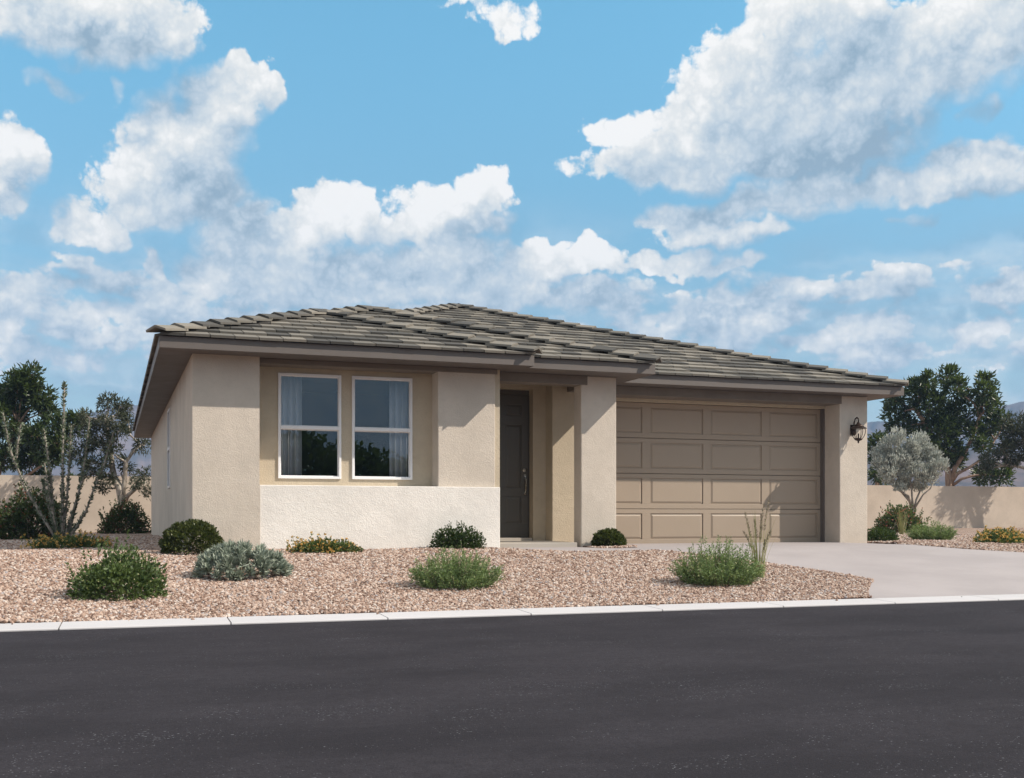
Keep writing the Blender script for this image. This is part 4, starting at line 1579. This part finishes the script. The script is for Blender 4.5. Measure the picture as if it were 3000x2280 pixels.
# shrubs and flowers in the gravel, street side first
shrub('leafy_shrub', 'dark green leafy shrub with small pale flowers nearest the kerb at the left', (-0.98, -4.32, zg(-4.32)), 0.47, 0.37, 0.47, 4600, 0.046, 0.026, M_LF_MID, lumps=16, lump=0.30, upward=0.4, sprigs=34)
lf = bpy.context.scene.objects['leafy_shrub']
P_, _d = dome_points(46, 0.45, 0.36, 0.42, (0.97, 1.05), 12, 0.2, 0.25)
small_blooms(lf, P_, 0.011, M_BUD, 6)
rosette_mound('silvery blue green mound of spiky leaf rosettes on the gravel', (0.34, -2.98, zg(-2.98)), 0.50, 0.38, 0.31)
FB = 'bright feathery green shrubs'
feather_bush('bright feathery green shrub standing alone mid gravel below the white low wall', (2.50, -4.26, zg(-4.26)), 0.48, 0.36, 0.42, 330, FB)
feather_bush('bright feathery green shrub by the driveway edge with tall grass behind it', (5.64, -4.50, zg(-4.5)), 0.53, 0.38, 0.50, 360, FB)
feather_bush('bright feathery green shrub in the bed right of the driveway', (14.20, 1.78, 0), 0.50, 0.36, 0.38, 300, FB)
LG = 'orange lantana clumps'
lantana('low orange flowered lantana at the foot of the ocotillo', (-1.66, 1.72, 0), 0.62, 0.34, 0.20, 2600, 190, LG)
lantana('low orange flowered lantana against the white low wall', (1.74, -0.60, zg(-0.6)), 0.50, 0.24, 0.17, 2300, 170, LG)
lantana('low orange flowered lantana in the bed at the far right', (14.15, -0.12, 0), 0.62, 0.34, 0.24, 2600, 230, LG)
BG = 'clipped boxwood balls'
boxwood('clipped round boxwood ball in front of the left house corner', (-0.04, -0.46, 0), 0.39, 0.46, 5200, BG)
boxwood('small clipped boxwood ball at the foot of the porch column', (6.37, 0.06, 0.0), 0.255, 0.30, 3200, BG)
shrub('leafy_shrub', 'dark green shrub against the right end of the white low wall', (3.76, -0.28, 0), 0.42, 0.26, 0.36, 2700, 0.042, 0.025, M_LF_DARK, lumps=12, upward=0.7, sprigs=22)
shrub('low_shrub', 'low dark green shrub hugging the pier below the lantern', (13.0, 1.78, 0), 0.47, 0.34, 0.26, 2600, 0.045, 0.026, M_LF_DARK, lumps=9, upward=0.3)
RG = 'reddish flowered shrubs'
shrub('red_flowered_shrub', 'large dark shrub with reddish flowers at the left behind the ocotillo', (-2.62, 8.8, 0), 0.86, 0.62, 1.00, 4200, 0.085, 0.052, M_LF_RED, RG, 12, 0.2, 0.3, sprigs=26)
shrub('red_flowered_shrub', 'dark shrub with reddish flowers tucked beside the left house wall', (-0.72, 18.6, 0), 0.76, 0.60, 0.92, 3600, 0.085, 0.050, M_LF_RED, RG, 12, 0.2, 0.4, sprigs=34)
shrub('red_flowered_shrub', 'shrub with reddish flowers below the silver tree right of the house', (22.25, 12.4, 0), 0.84, 0.62, 0.82, 3800, 0.085, 0.050, M_LF_REDB, RG, 12, 0.2, 0.4, sprigs=34)
GG = 'clumps of tall grass'
grass_clump('tall thin grass with seed heads behind the shrub at the driveway edge', (6.54, -3.98, zg(-3.98)), 0.97, 0.30, 62, GG, 8)
grass_clump('pale tall grass in front of the reddish shrub right of the house', (17.9, 7.1, 0), 0.92, 0.30, 60, GG, 0)
ocotillo('tall thorny ocotillo with long upright canes at the left', (-1.96, 6.6, 0))

# trees
lobe_tree('ash_tree', 'large dark green leafy tree behind the boundary wall at the far left', (-4.94, 26.0, 0),
          [(70, 330, 150, 140), (250, 190, 90, 95), (170, 240, 110, 100), (300, 330, 90, 110), (330, 430, 60, 60), (40, 500, 180, 150), (120, 650, 120, 120), (60, 800, 130, 90), (190, 830, 100, 90),
           (320, 630, 95, 90), (430, 560, 90, 80), (540, 540, 110, 75), (590, 500, 70, 50), (400, 760, 130, 90), (250, 970, 110, 55), (480, 690, 80, 70), (520, 990, 60, 40)],
          [(0.13, (-60, 1357, 0), (-40, 1050, 0), (-10, 850, 0.1), (70, 680, 0.1), (140, 540, 0)), (0.07, (-50, 1100, 0), (60, 1020, -0.1), (180, 960, -0.1), (320, 872, -0.2), (420, 780, -0.1))],
          M_LF_TREE, M_BARK_TAN, None, 222.3, (-60, 1357), clumps=58, per=18, clump_r=0.18, L=0.20, Wd=0.062, depth=1.0, tr=0.10)
lobe_tree('eucalyptus_tree', 'grey green wispy tree with pale twisted trunk beside the left house wall', (-0.74, 20.3, 0),
          [(800, 455, 95, 50), (900, 490, 75, 70), (720, 590, 80, 70), (870, 610, 120, 80), (930, 700, 85, 60), (790, 740, 120, 70), (650, 780, 100, 60), (620, 900, 75, 60), (760, 940, 90, 55), (900, 860, 90, 60),
           (960, 950, 50, 60), (1100, 800, 75, 50), (1100, 1020, 55, 35), (1090, 1095, 55, 40), (1140, 1160, 40, 30), (840, 1070, 70, 45), (790, 1130, 40, 20), (700, 1000, 60, 40), (980, 620, 40, 50)],
          [(0.14, (950, 1475, 0), (945, 1240, 0), (925, 1130, 0), (880, 1050, 0.05), (860, 960, 0.1), (840, 800, 0.1), (820, 600, 0.0)), (0.09, (945, 1240, 0), (965, 1080, 0), (985, 930, -0.1), (1040, 850, -0.1), (1090, 800, 0)),
           (0.08, (960, 1260, 0), (1000, 1190, -0.1), (1060, 1140, -0.1), (1130, 1110, -0.1))],
          M_LF_EUC, M_BARK_PALE, None, 250.4, (950, 1475), clumps=72, per=20, clump_r=0.16, L=0.14, Wd=0.030, droop=0.25, twig=0.5, depth=0.7, tr=0.08)
lobe_tree('ash_tree', 'large dark green leafy tree behind the boundary wall at the right', (36.25, 26.0, 0),
          [(620, 250, 95, 90), (560, 300, 90, 90), (840, 180, 85, 85), (860, 290, 90, 80), (440, 470, 110, 110), (480, 580, 110, 90), (680, 430, 160, 150), (760, 620, 170, 150), (870, 520, 140, 150), (820, 800, 130, 110),
           (930, 860, 90, 70), (600, 720, 120, 90), (1170, 220, 65, 75), (1100, 320, 110, 80), (1210, 380, 80, 70), (1080, 430, 90, 60), (1190, 600, 90, 90), (1260, 520, 70, 60), (1040, 640, 90, 90), (1080, 760, 70, 60),
           (1140, 990, 110, 60), (1250, 1000, 90, 70), (400, 380, 50, 50), (980, 330, 60, 60)],
          [(0.19, (840, 1411, 0), (840, 1080, 0), (835, 960, 0), (760, 780, 0.1), (650, 560, 0.1), (560, 440, 0)), (0.12, (850, 1090, 0), (880, 930, -0.1), (960, 800, -0.2), (1030, 650, -0.2), (1080, 510, -0.1), (1130, 330, 0)),
           (0.09, (850, 1060, 0), (900, 975, -0.2), (1000, 920, -0.3), (1130, 830, -0.3), (1200, 700, -0.2)), (0.08, (860, 1080, 0), (930, 1020, -0.2), (1040, 990, -0.2), (1150, 985, -0.2))],
          M_LF_TREE, M_BARK_TAN, None, 172.9, (840, 1411), clumps=31, per=16, clump_r=0.24, L=0.26, Wd=0.085, depth=1.3, tr=0.12)
lobe_tree('ash_tree', 'small dark tree behind the boundary wall next to the garage pier', (31.73, 25.5, 0),
          [(240, 720, 70, 70), (200, 800, 70, 80), (280, 800, 80, 90), (230, 920, 80, 80), (310, 930, 70, 70), (200, 990, 50, 50), (280, 1010, 60, 40)],
          [(0.10, (235, 1411, 0), (232, 1040, 0), (240, 900, 0), (245, 780, 0)), (0.08, (235, 1080, 0), (270, 960, 0), (300, 850, 0))],
          M_LF_TREE, M_BARK_TAN, None, 179.9, (235, 1411), clumps=36, per=14, clump_r=0.2, L=0.22, Wd=0.07, depth=0.9, tr=0.12)
lobe_tree('silver_tree', 'rounded silvery grey green small tree in front of the right boundary wall', (28.5, 19.3, 0),
          [(430, 660, 60, 75), (400, 740, 90, 90), (640, 690, 75, 75), (640, 790, 110, 90), (320, 800, 75, 80), (350, 880, 110, 80), (500, 850, 120, 110), (720, 820, 80, 80), (740, 900, 95, 70), (320, 970, 75, 60),
           (450, 980, 120, 80), (600, 960, 130, 90), (560, 740, 60, 60), (720, 1000, 70, 50), (430, 1070, 50, 35), (800, 880, 50, 30), (520, 1060, 70, 40), (640, 1060, 70, 40)],
          [(0.075, (570, 1411, 0), (570, 1260, 0), (545, 1180, 0), (500, 1120, 0.1), (430, 1040, 0.1), (380, 900, 0)), (0.05, (572, 1270, 0), (560, 1170, -0.1), (550, 1060, -0.1), (520, 900, 0)),
           (0.05, (574, 1280, 0), (600, 1170, 0), (650, 1070, 0.1), (660, 920, 0.1)), (0.04, (580, 1250, 0), (640, 1130, -0.2), (700, 1080, -0.2), (745, 1000, -0.1)), (0.04, (566, 1250, 0), (520, 1140, -0.2), (450, 1100, -0.2), (420, 1060, 0))],
          M_LF_SILVER, M_BARK_GREY, None, 210.3, (570, 1411), clumps=110, per=18, clump_r=0.14, L=0.13, Wd=0.036, droop=-1.0, twig=0.3, depth=0.8, tr=0.05)
lobe_tree('eucalyptus_tree', 'grey green wispy tree reaching in from the right edge of the lot', (36.4, 20.6, 0),
          [(1400, 560, 130, 80), (1330, 640, 90, 80), (1430, 700, 110, 100), (1250, 760, 80, 55), (1130, 860, 60, 50), (1220, 850, 80, 50), (1420, 850, 90, 50), (1320, 760, 80, 60), (1120, 930, 50, 30), (1540, 600, 130, 120), (1620, 760, 130, 120), (1340, 870, 60, 30)],
          [(0.12, (2330, 1411, 0), (2200, 1200, 0), (1900, 1040, 0), (1560, 950, 0), (1400, 905, 0), (1290, 900, 0)), (0.10, (1900, 1040, 0), (1620, 900, 0.1), (1520, 760, 0.1), (1430, 640, 0.1))],
          M_LF_EUC, M_BARK_GREY, None, 191.4, (1600, 1411), clumps=50, per=20, clump_r=0.17, L=0.17, Wd=0.036, droop=0.2, twig=0.5, depth=0.9, tr=0.09)

# the far side of the street, met only in the window glass: one mass of trees
n_ = 60000
xs_ = rng.uniform(-45, 60, n_)
hh_ = 5.0 + 0.45 * np.sin(xs_ * 0.23) + 0.4 * np.sin(xs_ * 0.61 + 1) + 0.3 * np.sin(xs_ * 1.37)
ph = np.stack([xs_, -56 + rng.normal(0, 2.2, n_), np.abs(rng.uniform(0, 1, n_)) ** 0.8 * hh_], 1)
V, F = leaves(ph, rng.normal(size=(n_, 3)) + np.array([0, 0, 0.3]), rng.uniform(0.3, 0.6, n_), 0.3)
tag(link(bpy.data.objects.new('far_trees', array_mesh('far_trees', V, F, M_LF_MID))), 'dark band of trees across the street mirrored in the front windows', kind='stuff')

# ------------------------------------------------------------------ haze over the plain
hz = MB().box(-1900, 1900, -1900, 1900, -1.6, 175)
hm = bpy.data.materials.new('haze')
hm.use_nodes = True
hm.node_tree.nodes.clear()
pv = hm.node_tree.nodes.new('ShaderNodeVolumePrincipled')
pv.inputs['Color'].default_value = (0.42, 0.64, 1.0, 1)
pv.inputs['Density'].default_value = 0.00040
pv.inputs['Anisotropy'].default_value = 0.0
ho = hm.node_tree.nodes.new('ShaderNodeOutputMaterial')
hm.node_tree.links.new(pv.outputs[0], ho.inputs['Volume'])
tag(obj('haze', hz, hm), kind='stuff')
